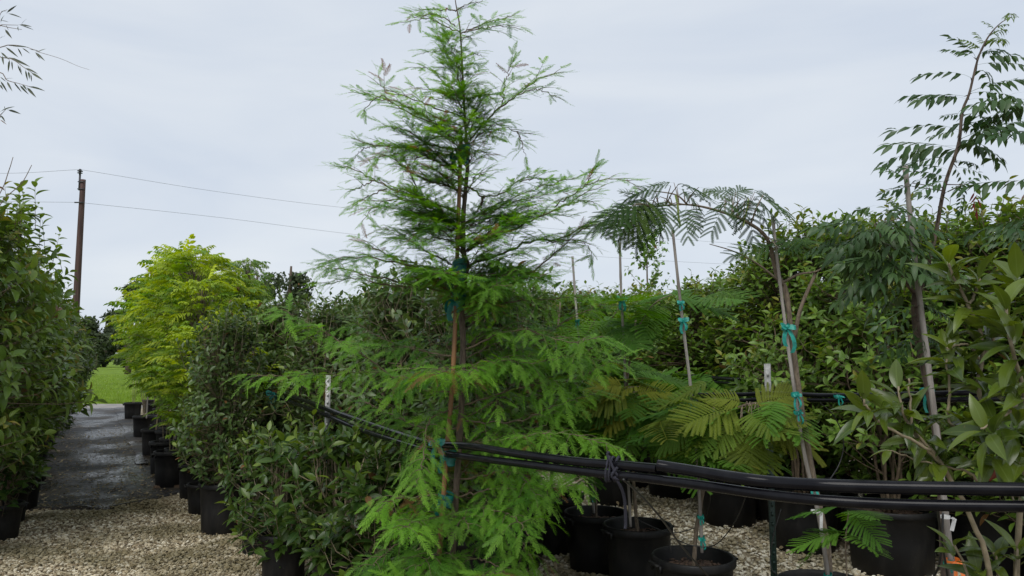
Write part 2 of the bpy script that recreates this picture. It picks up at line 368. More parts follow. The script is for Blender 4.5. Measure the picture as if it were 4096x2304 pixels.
BPF = [bipin_t(71, 15, 0.25, 20, 0.46, 0.031, .5), bipin_t(72, 14, 0.4, 20, 0.44, 0.031, .5), bipin_t(73, 16, 0.15, 20, 0.46, 0.030, .4)]
def pinn_t(seed, npair=6, droop=0.35, ll=0.31, wf=0.33, lobe=None):
    r = np.random.default_rng(seed); V, T, A = [], [], []
    tm = leaf_t(3, wf, 0.3, 0.35, 0.75)
    def c(t): return np.array([0.0, t, -droop*t*t])
    m = M()
    for i in range(6):
        a, b = c(i/6*.97), c((i+1)/6*.97); e = np.array([.007, 0, 0])
        m.add([a-e, a+e, b+e, b-e], [(0, 1, 2), (0, 2, 3)], None, across=0)
    ps, ds, ns, ss = [], [], [], []
    for i in range(npair):
        t = 0.25+0.7*i/(npair-1); p = c(t)
        for s in (-1, 1):
            an = R(66-22*t+r.uniform(-16, 16)); d = np.array([s*math.sin(an), math.cos(an), -0.45+r.uniform(-0.45, 0.35)])
            ps.append(p+[0, s*0.015, 0]); ds.append(d); ns.append([0, 0, 1]); ss.append(ll*r.uniform(0.8, 1.1)*(1.0-0.2*abs(t-0.55)))
    ps.append(c(0.97)); ds.append([0, 1, -0.6]); ns.append([0, 0, 1]); ss.append(ll)
    m.inst(tm, np.array(ps), np.array(ds), np.array(ns, float), np.array(ss))
    return np.vstack(m.v), np.vstack(m.t), np.vstack(m.a)[:, 2]
PN = [pinn_t(21), pinn_t(22, 5, 0.5, 0.34), pinn_t(23, 7, 0.25, 0.28)]
PY = [pinn_t(31, 5, 0.35, 0.36, 0.48), pinn_t(32, 4, 0.2, 0.42, 0.55), pinn_t(33, 5, 0.1, 0.38, 0.5)]

# ------------------------------------------------------------------ curve helper
def curve(pts, n=24):
    pts = np.asarray(pts, float)
    if len(pts) < 3:
        t = np.linspace(0, 1, n)[:, None]; return pts[0]*(1-t)+pts[-1]*t
    ext = np.vstack([2*pts[0]-pts[1], pts, 2*pts[-1]-pts[-2]]); out = []
    seg = len(pts)-1; t = np.linspace(0, seg, n)
    for x in t:
        i = min(int(x), seg-1); f = x-i; p0, p1, p2, p3 = ext[i:i+4]
        out.append(0.5*((2*p1)+(-p0+p2)*f+(2*p0-5*p1+4*p2-p3)*f*f+(-p0+3*p1-3*p2+p3)*f**3))
    return np.array(out)

# ------------------------------------------------------------------ pots
def pot_mesh(h, rt, rb, handles=True):
    m = M()
    rr = rt*0.955
    m.lathe([(0.001, 0.0), (rb-0.012, 0.0), (rb, 0.012), (rb+(rr-rb)*0.5, h*0.5), (rr, h-0.055), (rr+0.003, h-0.052), (rt+0.004, h-0.046), (rt+0.007, h-0.04), (rt+0.008, h-0.008), (rt+0.002, h), (rt-0.008, h-0.002), (rt-0.012, h-0.02), (rr-0.02, h-0.10), (rr-0.03, h-0.13)], 44)
    return m
def handle_mesh(h, rt, a):
    m = M(); rr = rt*.955; c, s = math.cos(a), math.sin(a)
    m.box((c*(rt+0.02), s*(rt+0.02), h-0.03), 0.028, 0.10, 0.012, (c, s, 0), (-s, c, 0))
    for k in (-1, 1):
        m.box((c*(rt+0.008)-s*k*0.047, s*(rt+0.008)+c*k*0.047, h-0.05), 0.018, 0.008, 0.04, (c, s, 0), (-s, c, 0))
    return m
def soil_mesh(r, z, seed=0):
    g = np.random.default_rng(seed); m = M(); n = 9; V = [(0, 0, z+0.01)]; k = 28
    for i in range(1, n):
        for j in range(k):
            a = j*2*math.pi/k; rr = r*i/(n-1); V.append((rr*math.cos(a), rr*math.sin(a), z+g.uniform(-0.008, 0.012)-0.012*(i/n)**2))
    T = [(0, 1+j, 1+(j+1) % k) for j in range(k)]
    Q = [(1+(i-1)*k+j, 1+i*k+j, 1+i*k+(j+1) % k, 1+(i-1)*k+(j+1) % k) for i in range(1, n-1) for j in range(k)]
    m.add(V, T, Q)
    for _ in range(60):      # bark chips lying on it
        a, q = g.uniform(0, 6.28), r*0.9*math.sqrt(g.random())
        d = nrm([g.normal(), g.normal(), 0.25*g.normal()]); e = nrm(np.cross(d, [0.1, 0.2, 1]))
        m.box((q*math.cos(a), q*math.sin(a), z+0.008), g.uniform(.015, .04), g.uniform(.008, .016), 0.005, d, e, np.cross(d, e))
    return m
def add_pot(t, h=0.40, rt=0.215, rb=0.18, seed=0, off=(0, 0)):
    p = pot_mesh(h, rt, rb); s = soil_mesh(rt*0.955-0.018, h-0.07, seed)
    o = np.array([-off[0], -off[1], 0])
    q = p.build('pot', MT['pot'], t, o)
    for a in (0.5, 0.5+math.pi): handle_mesh(h, rt, a+.1*seed).build('handle', MT['pot'], q, o)
    s.build('soil', MT['soil'], t, o)

# ------------------------------------------------------------------ shrubs
def shrub_geo(seed, z0, z1, Rr, nshoot, tm, ll, nleaf=8, nst=6, pz=0.42, prof=None, pyoung=0.15, up=0.75, inner=0.45, lump=0.22, shoot=0.16, topdown=0.5, leaders=0):
    g = np.random.default_rng(seed); st, lf = M(), M()
    prof = prof or (lambda t: (math.sin(math.pi*(0.12+0.80*t)))**0.6)
    ph = g.uniform(0, 6.28, 4)
    # stems
    tops, curves = [], []
    for i in range(nst):
        a = i*2*math.pi/nst+g.uniform(-.4, .4); rr = Rr*g.uniform(0.1, 0.55); zt = z0+(z1-z0)*g.uniform(0.8, 0.98)
        pts = [(0.04*math.cos(a), 0.04*math.sin(a), pz-0.06), (rr*0.45*math.cos(a), rr*0.45*math.sin(a), pz+(zt-pz)*0.3), (rr*0.9*math.cos(a+.2), rr*.9*math.sin(a+.2), pz+(zt-pz)*0.65), (rr*math.cos(a), rr*math.sin(a), zt)]
        c = curve(pts, 14)+np.vstack([[0, 0, 0], g.normal(0, 0.008, (13, 3))]); curves.append(c)
        st.tube(c, np.linspace(0.013, 0.004, 14)*(0.8+0.12*z1), 6)
    allc = np.vstack(curves)
    for i in range(nshoot):
        t = g.random()**0.9; z = z0+(z1-z0)*t; a = g.uniform(0, 6.28)
        lp = 1+lump*(math.sin(2*a+ph[0]+3*t)+math.sin(3*a+ph[1]-5*t)*0.6+math.sin(9*t+ph[2]+a)*0.5)
        r = Rr*prof(t)*lp*(g.random()**inner)
        pos = np.array([r*math.cos(a), r*math.sin(a), z])
        out = np.array([math.cos(a), math.sin(a), 0])*(1-topdown*t)
        d = nrm(out*g.uniform(.4, 1)+np.array([0, 0, up])+g.normal(0, 0.25, 3)); L = shoot*g.uniform(0.7, 1.4)
        if i < leaders:
            q_ = Rr*0.7*math.sqrt(g.random()); pos = np.array([q_*math.cos(a), q_*math.sin(a), z1*g.uniform(.93, 1.04)]); d = nrm([g.normal(0, .18), g.normal(0, .18), 1]); L = shoot*g.uniform(1.2, 2.2)
        base = pos-d*L*0.6
        lo = allc[np.argmin(np.linalg.norm((allc-base)*np.array([1, 1, 0.7])+np.array([0, 0, 0.12]), axis=1))]
        mid = (lo+base)/2+np.array([0, 0, -0.015])
        tip = base+d*L
        st.tube(np.array([lo, mid, base, tip]), [0.0042, 0.0034, 0.0026, 0.0014], 4, cap=False)
        n = nleaf+g.integers(-2, 3); q = np.linspace(0.12, 1.0, n)
        phi = np.arange(n)*2.4+g.uniform(0, 6)
        e1 = nrm(np.cross(d, [0.3, 0.1, 0.9])); e2 = np.cross(d, e1)
        th = np.radians(82-45*q+g.uniform(-12, 12, n))
        side = np.cos(phi)[:, None]*e1+np.sin(phi)[:, None]*e2
        ld = d*np.cos(th)[:, None]+side*np.sin(th)[:, None]; ld[:, 2] -= 0.12
        nn = d[None]-side*0.2+np.array([0, 0, 0.5])+g.normal(0, 0.28, (n, 3))
        sz = ll*g.uniform(0.7, 1.12, n)*(1.05-0.28*q)
        yg = np.clip((q-0.55)*2.2, 0, 1)*(1.0 if g.random() < pyoung*(0.6+0.8*t) else 0.05)*g.uniform(0.5, 1)
        lf.inst(tm, base+d*(q*L)[:, None], ld, nn, sz, g.random(n), yg)
    return st, lf
def make_shrub(name, label, cat, group, geo, leafm, stemm, pot=(0.45, 0.24, 0.20), seed=0):
    t = thing(name, label, cat, (0, 0, 0), group)
    if pot: add_pot(t, *pot, seed=seed)
    st, lf = geo
    st.build('stems', MT[stemm], t); lf.build('foliage', MT[leafm], t)
    return t
def place(o, x, y, rz=0.0, sc=1.0):
    o.location = (x, y, 0); o.rotation_euler = (0, 0, rz); o.scale = (sc, sc, sc) if np.isscalar(sc) else sc
def rowx(c, y): return c+0.04-0.5573*y

# ------------------------------------------------------------------ ground
def sheet(name, poly, z, m, nx=1):
    b = M(); V = [(p[0], p[1], z) for p in poly]
    me = bpy.data.meshes.new(name); me.from_pydata(V, [], [list(range(len(V)))]); me.materials.append(m); me.update()
    o = bpy.data.objects.new(name, me); C.objects.link(o); return struct(o)
sheet('gravel_ground', [(-60, -8), (60, -8), (60, 23.4), (-60, 23.4)], 0.0, MT['gravel'])
sheet('grass_field', [(-900, 23.4), (900, 23.4), (900, 1400), (-900, 1400)], -0.004, MT['grass'])
sheet('dirt_road', [(-60, 22.6), (60, 22.6), (60, 24.6), (-60, 24.6)], 0.006, MT['road'])
# far side of the nursery beyond the field of view stays gravel; weed fabric path
def path_sheet():
    g = np.random.default_rng(5); m = M()
    ys = np.concatenate([np.linspace(0, 1, 90)**1.6]); nx = 26; V = []
    for j, t in enumerate(ys):
        for i in range(nx+1):
            u = i/nx
            fx = 60+(478-60)*u; fy = 1291-16*u*1.2-34*u**3-4*math.sin(u*9)
            f = G(fx, fy)
            yy = f[1]*(1-t)+22.55*t
            c0, c1 = -0.95, 1.12
            cf = f[0]+0.56*f[1]; k = min(1, t*9); c = (cf)*(1-k)+(c0+(c1-c0)*u)*k
            z = 0.012+0.0022*math.sin(7*u+1.7*yy)+0.002*math.sin(31*u+1.3*yy)+g.normal(0, .0006)
            if t == 0: z = 0.002
            if j in (1, 2): z += 0.018+0.008*math.sin(u*23)
            V.append((c-0.56*yy, yy, z))
    Q = [(j*(nx+1)+i, j*(nx+1)+i+1, (j+1)*(nx+1)+i+1, (j+1)*(nx+1)+i) for j in range(len(ys)-1) for i in range(nx)]
    m.add(V, None, Q); return struct(m.build('fabric_path', MT['fabric']))
path_sheet()
def seam_sheet():
    m = M(); V = []; n = 60
    for j in range(n+1):
        y = 10.6+(22.4-10.6)*j/n
        for i, c in enumerate((0.70+0.03*math.sin(y*1.7)+0.015*math.sin(y*5), 0.78, 1.0, 1.18)):
            V.append((c-0.56*y, y, 0.036 if i else 0.024))
    Q = [(j*4+i, j*4+i+1, j*4+5+i, j*4+4+i) for j in range(n) for i in range(3)]
    m.add(V, None, Q); return struct(m.build('fabric_strip', MT['fabric']))
seam_sheet()
ICO = None
def ico():
    t = (1+5**0.5)/2
    V = nrm(np.array([(-1, t, 0), (1, t, 0), (-1, -t, 0), (1, -t, 0), (0, -1, t), (0, 1, t), (0, -1, -t), (0, 1, -t), (t, 0, -1), (t, 0, 1), (-t, 0, -1), (-t, 0, 1)], float))
    T = np.array([(0, 11, 5), (0, 5, 1), (0, 1, 7), (0, 7, 10), (0, 10, 11), (1, 5, 9), (5, 11, 4), (11, 10, 2), (10, 7, 6), (7, 1, 8), (3, 9, 4), (3, 4, 2), (3, 2, 6), (3, 6, 8), (3, 8, 9), (4, 9, 5), (2, 4, 11), (6, 2, 10), (8, 6, 7), (9, 8, 1)])
    return V, T
def stones():
    g = np.random.default_rng(3); V, T = ico(); m = M()
    tms = []
    for k in range(7):
        W = V*g.uniform(0.72, 1.15, (12, 1))*np.array([1, g.uniform(0.6, 0.9), g.uniform(0.42, 0.65)]); tms.append((W, T, np.ones(12)))
    def patch(n, fn, s0, s1, hmax=0.02, light=0.0):
        for k in range(7):
            N = n//7; xy = fn(N); N = len(xy)
            p = np.column_stack([xy, g.uniform(0.0, hmax, N)])
            s = s0+(s1-s0)*g.random(N)**2.2
            d = nrm(np.column_stack([g.normal(size=(N, 2)), g.normal(0, .35, N)])); nn = np.column_stack([g.normal(0, .35, (N, 2)), np.ones(N)])
            m.inst(tms[k], p, d, nn, s, np.clip(g.random(N)*0.9+light, 0, 1))
    def keep(xy):
        c = xy[:, 0]+0.56*xy[:, 1]; px = xy[:, 0]/xy[:, 1]
        onpath = (c < 1.0) & (c > -1.2) & (xy[:, 1] > 7.5+0.35*(c > 0.3)*1.5)
        return xy[(np.abs(px) < 0.74) & ~onpath]
    def A(N): # left foreground
        y = g.uniform(4.6, 8.4, N*2); c = g.uniform(-1.4, 1.7, N*2); return keep(np.column_stack([c-0.56*y, y]))
    def B(N): # right, under the silk tree row
        y = 4.2+(g.random(N)**1.3)*6.3; x = g.uniform(-0.6, 5.2, N); return keep(np.column_stack([x, y]))
    def Bn(N):
        y = g.uniform(2.6, 4.8, N); x = g.uniform(-0.5, 3.4, N); return keep(np.column_stack([x, y]))
    patch(24000, A, 0.006, 0.023); patch(34000, B, 0.008, 0.028, light=0.35); patch(8000, Bn, 0.008, 0.028, light=0.35)
    o = m.build('gravel_stones', MT['stone'], smooth=False)
    tag(o, 'loose pale crushed limestone pieces covering the nursery ground', 'gravel', kind='stuff')
    # litter on the fabric
    m2 = M(); N = 700; y = 7.6+g.random(N)**2*9; c = g.uniform(-0.5, 1.0, N)
    for k in range(7):
        sl = slice(k*100, k*100+100)
        p = np.column_stack([c[sl]-0.56*y[sl], y[sl], np.full(100, 0.024)])
        m2.inst(tms[k], p, nrm(np.column_stack([g.normal(size=(100, 2)), np.zeros(100)])), np.tile([0, 0, 1.], (100, 1)), g.uniform(.004, .016, 100), g.uniform(0, .45, 100))
    N = 1300; y = 7.5+g.random(N)**1.6*7; c = g.uniform(-0.5, 1.0, N)
    m2.inst(L_LO, np.column_stack([c-0.56*y, y, np.full(N, 0.03)]), np.column_stack([g.normal(size=(N, 2)), np.zeros(N)]), np.column_stack([g.normal(0, .3, (N, 2)), np.ones(N)]), g.uniform(.02, .055, N), g.uniform(0, .3, N))
    N = 900; y = 4.2+g.random(N)*5; x = g.uniform(-.6, 4.5, N); y[:300] = g.uniform(4.7, 7.4, 300); x[:300] = g.uniform(-1.2, 1.2, 300)-.557*y[:300]
    m2.inst(L_LO, np.column_stack([x, y, np.full(N, 0.034)]), np.column_stack([g.normal(size=(N, 2)), g.normal(0, .15, N)]), np.column_stack([g.normal(0, .3, (N, 2)), np.ones(N)]), g.uniform(.02, .06, N), g.uniform(0, .12, N))
    tag(m2.build('leaf_litter', MT['stone'], smooth=False), 'small stones and dead leaves scattered on the dark path fabric', 'litter', kind='stuff')
stones()
def grass_tufts():
    g = np.random.default_rng(9); m = M(); N = 9000
    y = 24.7+g.random(N)**1.7*40; x = y*g.uniform(-0.62, -0.44, N)
    tm = leaf_t(2, 0.10, 0.1, 0.25)
    for k in range(3):
        m.inst(tm, np.column_stack([x, y, np.full(N, -0.01)])+g.normal(0, .03, (N, 3))*[1, 1, 0], np.column_stack([g.normal(0, .35, (N, 2)), np.ones(N)]), g.normal(size=(N, 3)), g.uniform(.06, .16, N))
    MT['blade'] = leafmat('grass_blade', (0.12, 0.2, 0.02), (0.2, 0.3, 0.04), (0.2, 0.3, 0.04), 0.6, 0.3, back=0)
    tag(m.build('grass', MT['blade']), 'short bright green grass of the field beyond the path', 'grass', kind='stuff')
grass_tufts()

# ------------------------------------------------------------------ far trees
def far_tree(x, y, h, rx, n, ls, label, seed, matn='far', group='trees beyond the grass field', z0f=0.12, clumps=16, name='broadleaf_tree'):
    g = np.random.default_rng(seed); t = thing(name, label, 'tree', (x, y, 0), group)
    tr, cr = M(), M(); tr.tube(curve([(0, 0, -0.05), (0.1, 0, h*.3), (-.1, 0.1, h*.6), (0, 0, h*.85)], 8), np.linspace(h*.035, h*.008, 8), 7)
    cc = []
    for i in range(clumps):
        tt = g.uniform(z0f, 0.92); a = g.uniform(0, 6.28); q = rx*math.sin(math.pi*(0.15+0.72*tt))**0.7*g.uniform(0.25, 0.85)
        c = np.array([q*math.cos(a), q*math.sin(a), h*tt]); cc.append(c)
        tr.tube(curve([(0, 0, h*max(0.12, tt-.3)), c*[.5, .5, 0]+[0, 0, h*(tt-.12)], c], 5), np.linspace(h*.012, h*.003, 5), 4)
    cc = np.array(cc); k = g.integers(0, clumps, n); rad = rx*g.uniform(0.25, 0.45, clumps)[k]
    d = nrm(g.normal(size=(n, 3))); p = cc[k]+d*(rad*g.random(n)**0.4)[:, None]*[1, 1, 0.7]
    p[:, 2] = np.clip(p[:, 2], 0.1, None)
    cr.inst(L_LO, p, nrm(g.normal(size=(n, 3))+[0, 0, -.2]), d+g.normal(0, .6, (n, 3)), ls*g.uniform(.6, 1.3, n), g.random(n), 0.0)
    tr.build('trunk', MT['bark'], t); cr.build('crown', MT[matn], t); return t
def atg(px, Y): return (px-1288)*K/FP*(Y*math.cos(PITCH)-1.2*math.sin(PITCH))       # x of a column of the 2576 view at depth Y
for i, (px, Y, ytop, wpx, lab) in enumerate([
        (725, 55, 668, 150, 'dark round-topped tree standing far behind the hedge left of the tall cypress'),
        (322, 70, 738, 70, 'dark feathery tree far behind the leftmost yellow-green sapling'),
        (640, 75, 690, 70, 'far dark tree just left of the round-topped one'),
        (205, 120, 822, 90, 'tree of the far edge of the field nearest the utility pole'),
        (262, 125, 800, 80, 'pale tree beyond the grass exactly over the end of the path'),
        (312, 118, 835, 70, 'low far tree beyond the grass right of the path end'),
        (240, 95, 850, 50, 'low bush-like tree at the near edge of the far tree line')]):
    h = D(px, ytop, Y)[2]*1.17; far_tree(atg(px, Y), Y, h, wpx*K/FP*Y/2*1.15, 5200, 0.011*Y*0.45+0.08, lab, 40+i, clumps=18 if Y < 60 else 12)

# ------------------------------------------------------------------ utility pole and wires
def utility():
    Y = 40.0; b = D(198, 900, Y); x, zt = b[0], 0
    top = D(209, 452, Y); base = np.array([D(200, 700, Y)[0]-0.1, Y, 0])
    t = thing('utility_pole', 'tall brown wooden utility pole left of the yellow-green trees', 'utility pole', base)
    m = M(); n = 14; f = np.linspace(0, 1, n)[:, None]; m.tube(base*(1-f)+top*f, np.linspace(0.2, 0.135, n), 14); m.build('pole', MT['wood_pole'], t, base)
    m = M(); q = top+[-0.2, -0.02, 0]; m.box(q+[0.03, 0, -0.15], 0.07, 0.08, 0.9); m.box(top+[0.02, -0.16, -0.15], .42, .03, .05); m.box(top+[0.02, -0.16, -0.55], .42, .03, .05); m.build('bracket', MT['metal'], t, base)
    m = M(); m.lathe([(0.02, .28), (.05, .28), (.05, .33), (.13, .35), (.13, .38), (.06, .4), (.06, .44), (.14, .46), (.14, .49), (.07, .52), (.06, .58), (.01, .6)], 14, q+[0.02, 0, 0]); m.build('insulator', MT['metal'], t, base)
    m = M(); lo = D(204, 511, Y); m.box(lo+[0.0, -.18, 0], .5, .06, .06); m.build('clamp', MT['metal'], t, base)
    up = q+[0.02, 0, .56]; lo = lo+[0, -0.2, 0]
    def wire(pts, lab):
        m = M(); m.tube(curve(pts, 60), 0.009, 5); tag(m.build('power_line', MT['wire']), lab, 'power line')
    wire([D(-300, 428, 43), D(0, 436, 41.5), up], 'upper power line running left from the utility pole out of view')
    wire([up, D(560, 484, 45), D(900, 526, 50), D(1500, 585, 57), D(2000, 622, 63), D(2576, 650, 68), D(2700, 655, 69)], 'upper power line crossing the sky right of the utility pole behind the cypress')
    wire([D(-300, 504, 43), D(0, 507, 41.5), lo], 'lower power line left of the utility pole, out to the edge of view')
    wire([lo, D(560, 548, 45), D(960, 597, 51), D(1500, 645, 58), D(2000, 672, 64), D(2600, 690, 69)], 'lower power line right of the utility pole sloping down behind the cypress')
utility()

# ------------------------------------------------------------------ hedge row behind the silk trees
hv = []
for s in range(4):
    g_ = shrub_geo(100+s, 0.5, 2.52, 0.60, 820, L_MID, 0.100, 9, 9, 0.45, pyoung=0.35, prof=lambda t: 0.75+0.35*math.sin(math.pi*(0.1+0.75*t)) if t < .85 else 1.0-3.2*(t-.85), inner=0.45, lump=0.22, leaders=50)
    hv.append(g_)
GH = 'broad-leaved shrubs of the tall hedge'
hedge_lab = ['tall hedge shrub at the right edge behind the big-leaved foreground branches', 'hedge shrub directly behind the tall dark tree with its grey stake at right',
  'hedge shrub filling the gap right of the forked silk tree trunk', 'hedge shrub just right of the leaning silk tree trunk', 'hedge shrub behind the leaning silk tree trunk and its stake',
  'hedge shrub above the grey-tipped steel post', 'hedge shrub between the grey-tipped post and the stake with two green ties', 'hedge shrub behind the stake with two green ties',
  'hedge shrub under the thin birch top', 'hedge shrub behind the middle bamboo stake with one bow', 'hedge shrub right of the leftmost grey bamboo stake', 'hedge shrub behind the leftmost grey bamboo stake',
  'far hedge shrub showing through the right side of the cypress', 'farthest hedge shrub hidden mostly behind the cypress trunk']
hy = [4.35, 4.95, 5.5, 6.05, 6.6, 7.15, 7.75, 8.35, 9.0, 9.7, 10.5, 11.4, 12.4, 13.5]
hroots = [make_shrub('hedge_shrub', hedge_lab[k], 'shrub', GH, hv[k], 'hedge', 'twig', (0.5, 0.28, 0.24), k) for k in range(4)]
g0 = np.random.default_rng(77)
for i, y in enumerate(hy):
    o = hroots[i] if i < 4 else dup(hroots[i % 4], (0, 0, 0), 0, hedge_lab[i])
    place(o, rowx(6.4, y)+g0.uniform(-.08, .08), y, g0.uniform(0, 6.28), (1.05, 1.05, (1.0 if y < 7.2 else .91 if y < 11 else .95)+g0.uniform(-.06, .05)))

h2 = ['back-row hedge shrub seen over the first row at the right edge', 'back-row hedge shrub seen above the first row right of the forked silk tree', 'back-row hedge shrub seen over the first row by the leaning silk trunk', 'back-row hedge shrub behind the gap above the grey-tipped post', 'back-row hedge shrub right of the birch top', 'back-row hedge shrub left of the birch top', 'back-row hedge shrub behind the left bamboo stakes', 'back-row hedge shrub behind the right side of the cypress']
for i, y in enumerate([5.3, 6.3, 7.3, 8.3, 9.4, 10.6, 12.0, 13.6]):
    o = dup(hroots[(i+2) % 4], (0, 0, 0), 0, h2[i]); place(o, rowx(7.7, y), y, g0.uniform(0, 6.28), (1.12, 1.12, 0.97 if y < 7.5 else .86))

# ------------------------------------------------------------------ dark shrubs along and beside the path
dv = [shrub_geo(130+s, 0.5, 1.95, 0.44, 430, L_MID, 0.098, 8, 8, 0.42, pyoung=0.12, inner=0.55, lump=0.3, up=0.7, leaders=44, shoot=.18) for s in range(3)]
GD = 'dark shrubs in black pots beside the path'
dspots = [(1.13, 6.6, 'dark evergreen in the big black pot nearest the front of the path row', .92), (2.1, 6.75, 'dark evergreen just behind the one in the big front pot', .96),
  (2.0, 8.1, 'dark evergreen beside the yellow-green trees, behind the pale stakes', .98),
  (2.3, 4.6, 'dark evergreen close behind the cypress on its left', 0.98), (2.25, 5.5, 'dark evergreen behind the sagging pipes next to the grey post tip', 1.02), (2.4, 6.1, 'dark evergreen right behind the grey post tip at the pipe', 1.0), (2.5, 7.4, 'dark evergreen behind the left end of the pipes', 1.0), (2.0, 8.0, 'dark evergreen right of the fine-leaved green tree', 1.02),
  (3.1, 5.6, 'dark evergreen hidden behind the cypress trunk', 1.0), (2.95, 6.5, 'dark evergreen deep behind the cypress, left of its trunk', 1.03), (2.95, 7.5, 'dark evergreen with top showing left of the cypress branches', 1.04), (2.95, 8.6, 'dark evergreen under the round-topped far tree', 1.04), (3.9, 8.6, 'dark evergreen farthest back left of the cypress trunk', 1.05), (3.9, 7.5, 'dark evergreen far back behind the cypress trunk', 1.05)]
droots = [make_shrub('evergreen_shrub', dspots[k][2], 'shrub', GD, dv[k], 'hedge_dark', 'twig_pale', (0.47, 0.235, 0.20), k) for k in range(3)]
for i, (c, y, lab, s) in enumerate(dspots):
    o = droots[i] if i < 3 else dup(droots[i % 3], (0, 0, 0), 0, lab)
    place(o, rowx(c, y), y, g0.uniform(0, 6.28), (1 if i else .82, 1 if i else .82, s))

# low tea olives in front
fv = [shrub_geo(150+s, 0.24, 1.0, 0.34, 115, L_MID, 0.118, 8, 8, 0.36, pyoung=0.3, inner=0.5, lump=0.18, up=0.75, shoot=0.17) for s in range(2)]
GF = 'low glossy shrubs in front of the sagging pipes'
fspots = [(640, 5.9, 'low glossy-leaved shrub in a narrow pot left of the front group', 0.9), (715, 5.1, 'low glossy-leaved shrub over the front gravel, with pale new leaves', 0.97), (960, 4.4, 'low glossy-leaved shrub at the bottom edge between the white tag and the cypress', 0.95), (850, 4.75, 'low glossy-leaved shrub holding the white plant tag', 1.05)]
froots = [make_shrub('low_shrub', fspots[k][2], 'shrub', GF, fv[k], 'olive', 'twig_pale', (0.36, 0.155, 0.13), k) for k in range(2)]
for i, (c, y, lab, s) in enumerate(fspots):
    o = froots[i] if i < 2 else dup(froots[i % 2], (0, 0, 0), 0, lab)
    place(o, atg(c, y), y, g0.uniform(0, 6.28), (1 if i else .62, 1 if i else .62, s))

# ------------------------------------------------------------------ left row
lv = [shrub_geo(170+s, 0.72, 2.72, 0.68, 330, L_WIDE, 0.145, 9, 9, 0.42, pyoung=0.25, inner=0.5, lump=0.32, leaders=30, up=0.5, shoot=0.22, prof=lambda t: (0.62+0.43*math.sin(math.pi*min(t, .5))) if t < .6 else max(0.12, 1.05-1.9*(t-.6))) for s in range(2)]
GL = 'large glossy shrubs on the left side of the path'
lspots = [(-1.1, 5.6, 'huge glossy shrub at the left edge, nearest the camera', 0.97), (-1.05, 6.5, 'tall glossy shrub at the left edge, just behind the nearest one', 1.02), (-0.95, 7.4, 'glossy shrub behind the first ones along the left of the path', 0.93), (-0.9, 8.5, 'glossy shrub fourth along the left of the path', 0.87)]
lroots = [make_shrub('glossy_shrub', lspots[k][2], 'shrub', GL, lv[k], 'left', 'twig', (0.45, 0.23, 0.19), k) for k in range(2)]
for i, (c, y, lab, s) in enumerate(lspots):
    o = lroots[i] if i < 2 else dup(lroots[i % 2], (0, 0, 0), 0, lab)
    place(o, rowx(c, y), y, g0.uniform(0, 6.28), (0.95, 0.95, s))
l2 = [shrub_geo(190+s, 0.5, 2.3, 0.66, 720, L_LO, 0.095, 9, 7, 0.42, pyoung=0.1, inner=0.35, up=0.6, leaders=12, prof=lambda t: 0.55+1.1*t if t < .45 else 1.05-.9*(t-.45)) for s in range(2)]
l2lab = ['small-leaved shrub fifth along the left of the path', 'small-leaved shrub sixth along the left of the path', 'small-leaved shrub left of the path below the utility pole', 'small-leaved shrub on the left just past the utility pole line', 'small-leaved shrub second from the far end of the left row', 'small-leaved shrub at the far end of the left row by the grass']
l2y = [9.8, 11.2, 12.8, 14.6, 16.6, 18.8]
l2roots = [make_shrub('path_shrub', l2lab[k], 'shrub', 'small-leaved shrubs of the left row', l2[k], 'hedge_dark', 'twig', (0.42, 0.22, 0.18), k) for k in range(2)]
for i, y in enumerate(l2y):
    o = l2roots[i] if i < 2 else dup(l2roots[i % 2], (0, 0, 0), 0, l2lab[i])
    place(o, rowx(-0.88, y), y, g0.uniform(0, 6.28), (1, 1, 1.02-0.02*i))
# young plants bottom left
yv = shrub_geo(210, 0.3, 0.72, 0.26, 30, L_MID, 0.13, 8, 5, 0.3, pyoung=0.5, inner=0.5, up=0.9)
GY = 'young plants in front of the left row'
yl = ['young leafy plant in a small pot at the bottom left corner', 'young leafy plant just behind the corner one on the left', 'young leafy plant next to the end of the path fabric']
yr = make_shrub('young_plant', yl[0], 'plant', GY, yv, 'olive', 'twig', (0.3, 0.15, 0.12), 5)
for i, (px, Y) in enumerate([(8, 6.35), (22, 6.95), (52, 7.5)]):
    o = yr if i == 0 else dup(yr, (0, 0, 0), 0, yl[i])
    place(o, atg(px, Y), Y, 1.3*i, 1.0+0.12*i)

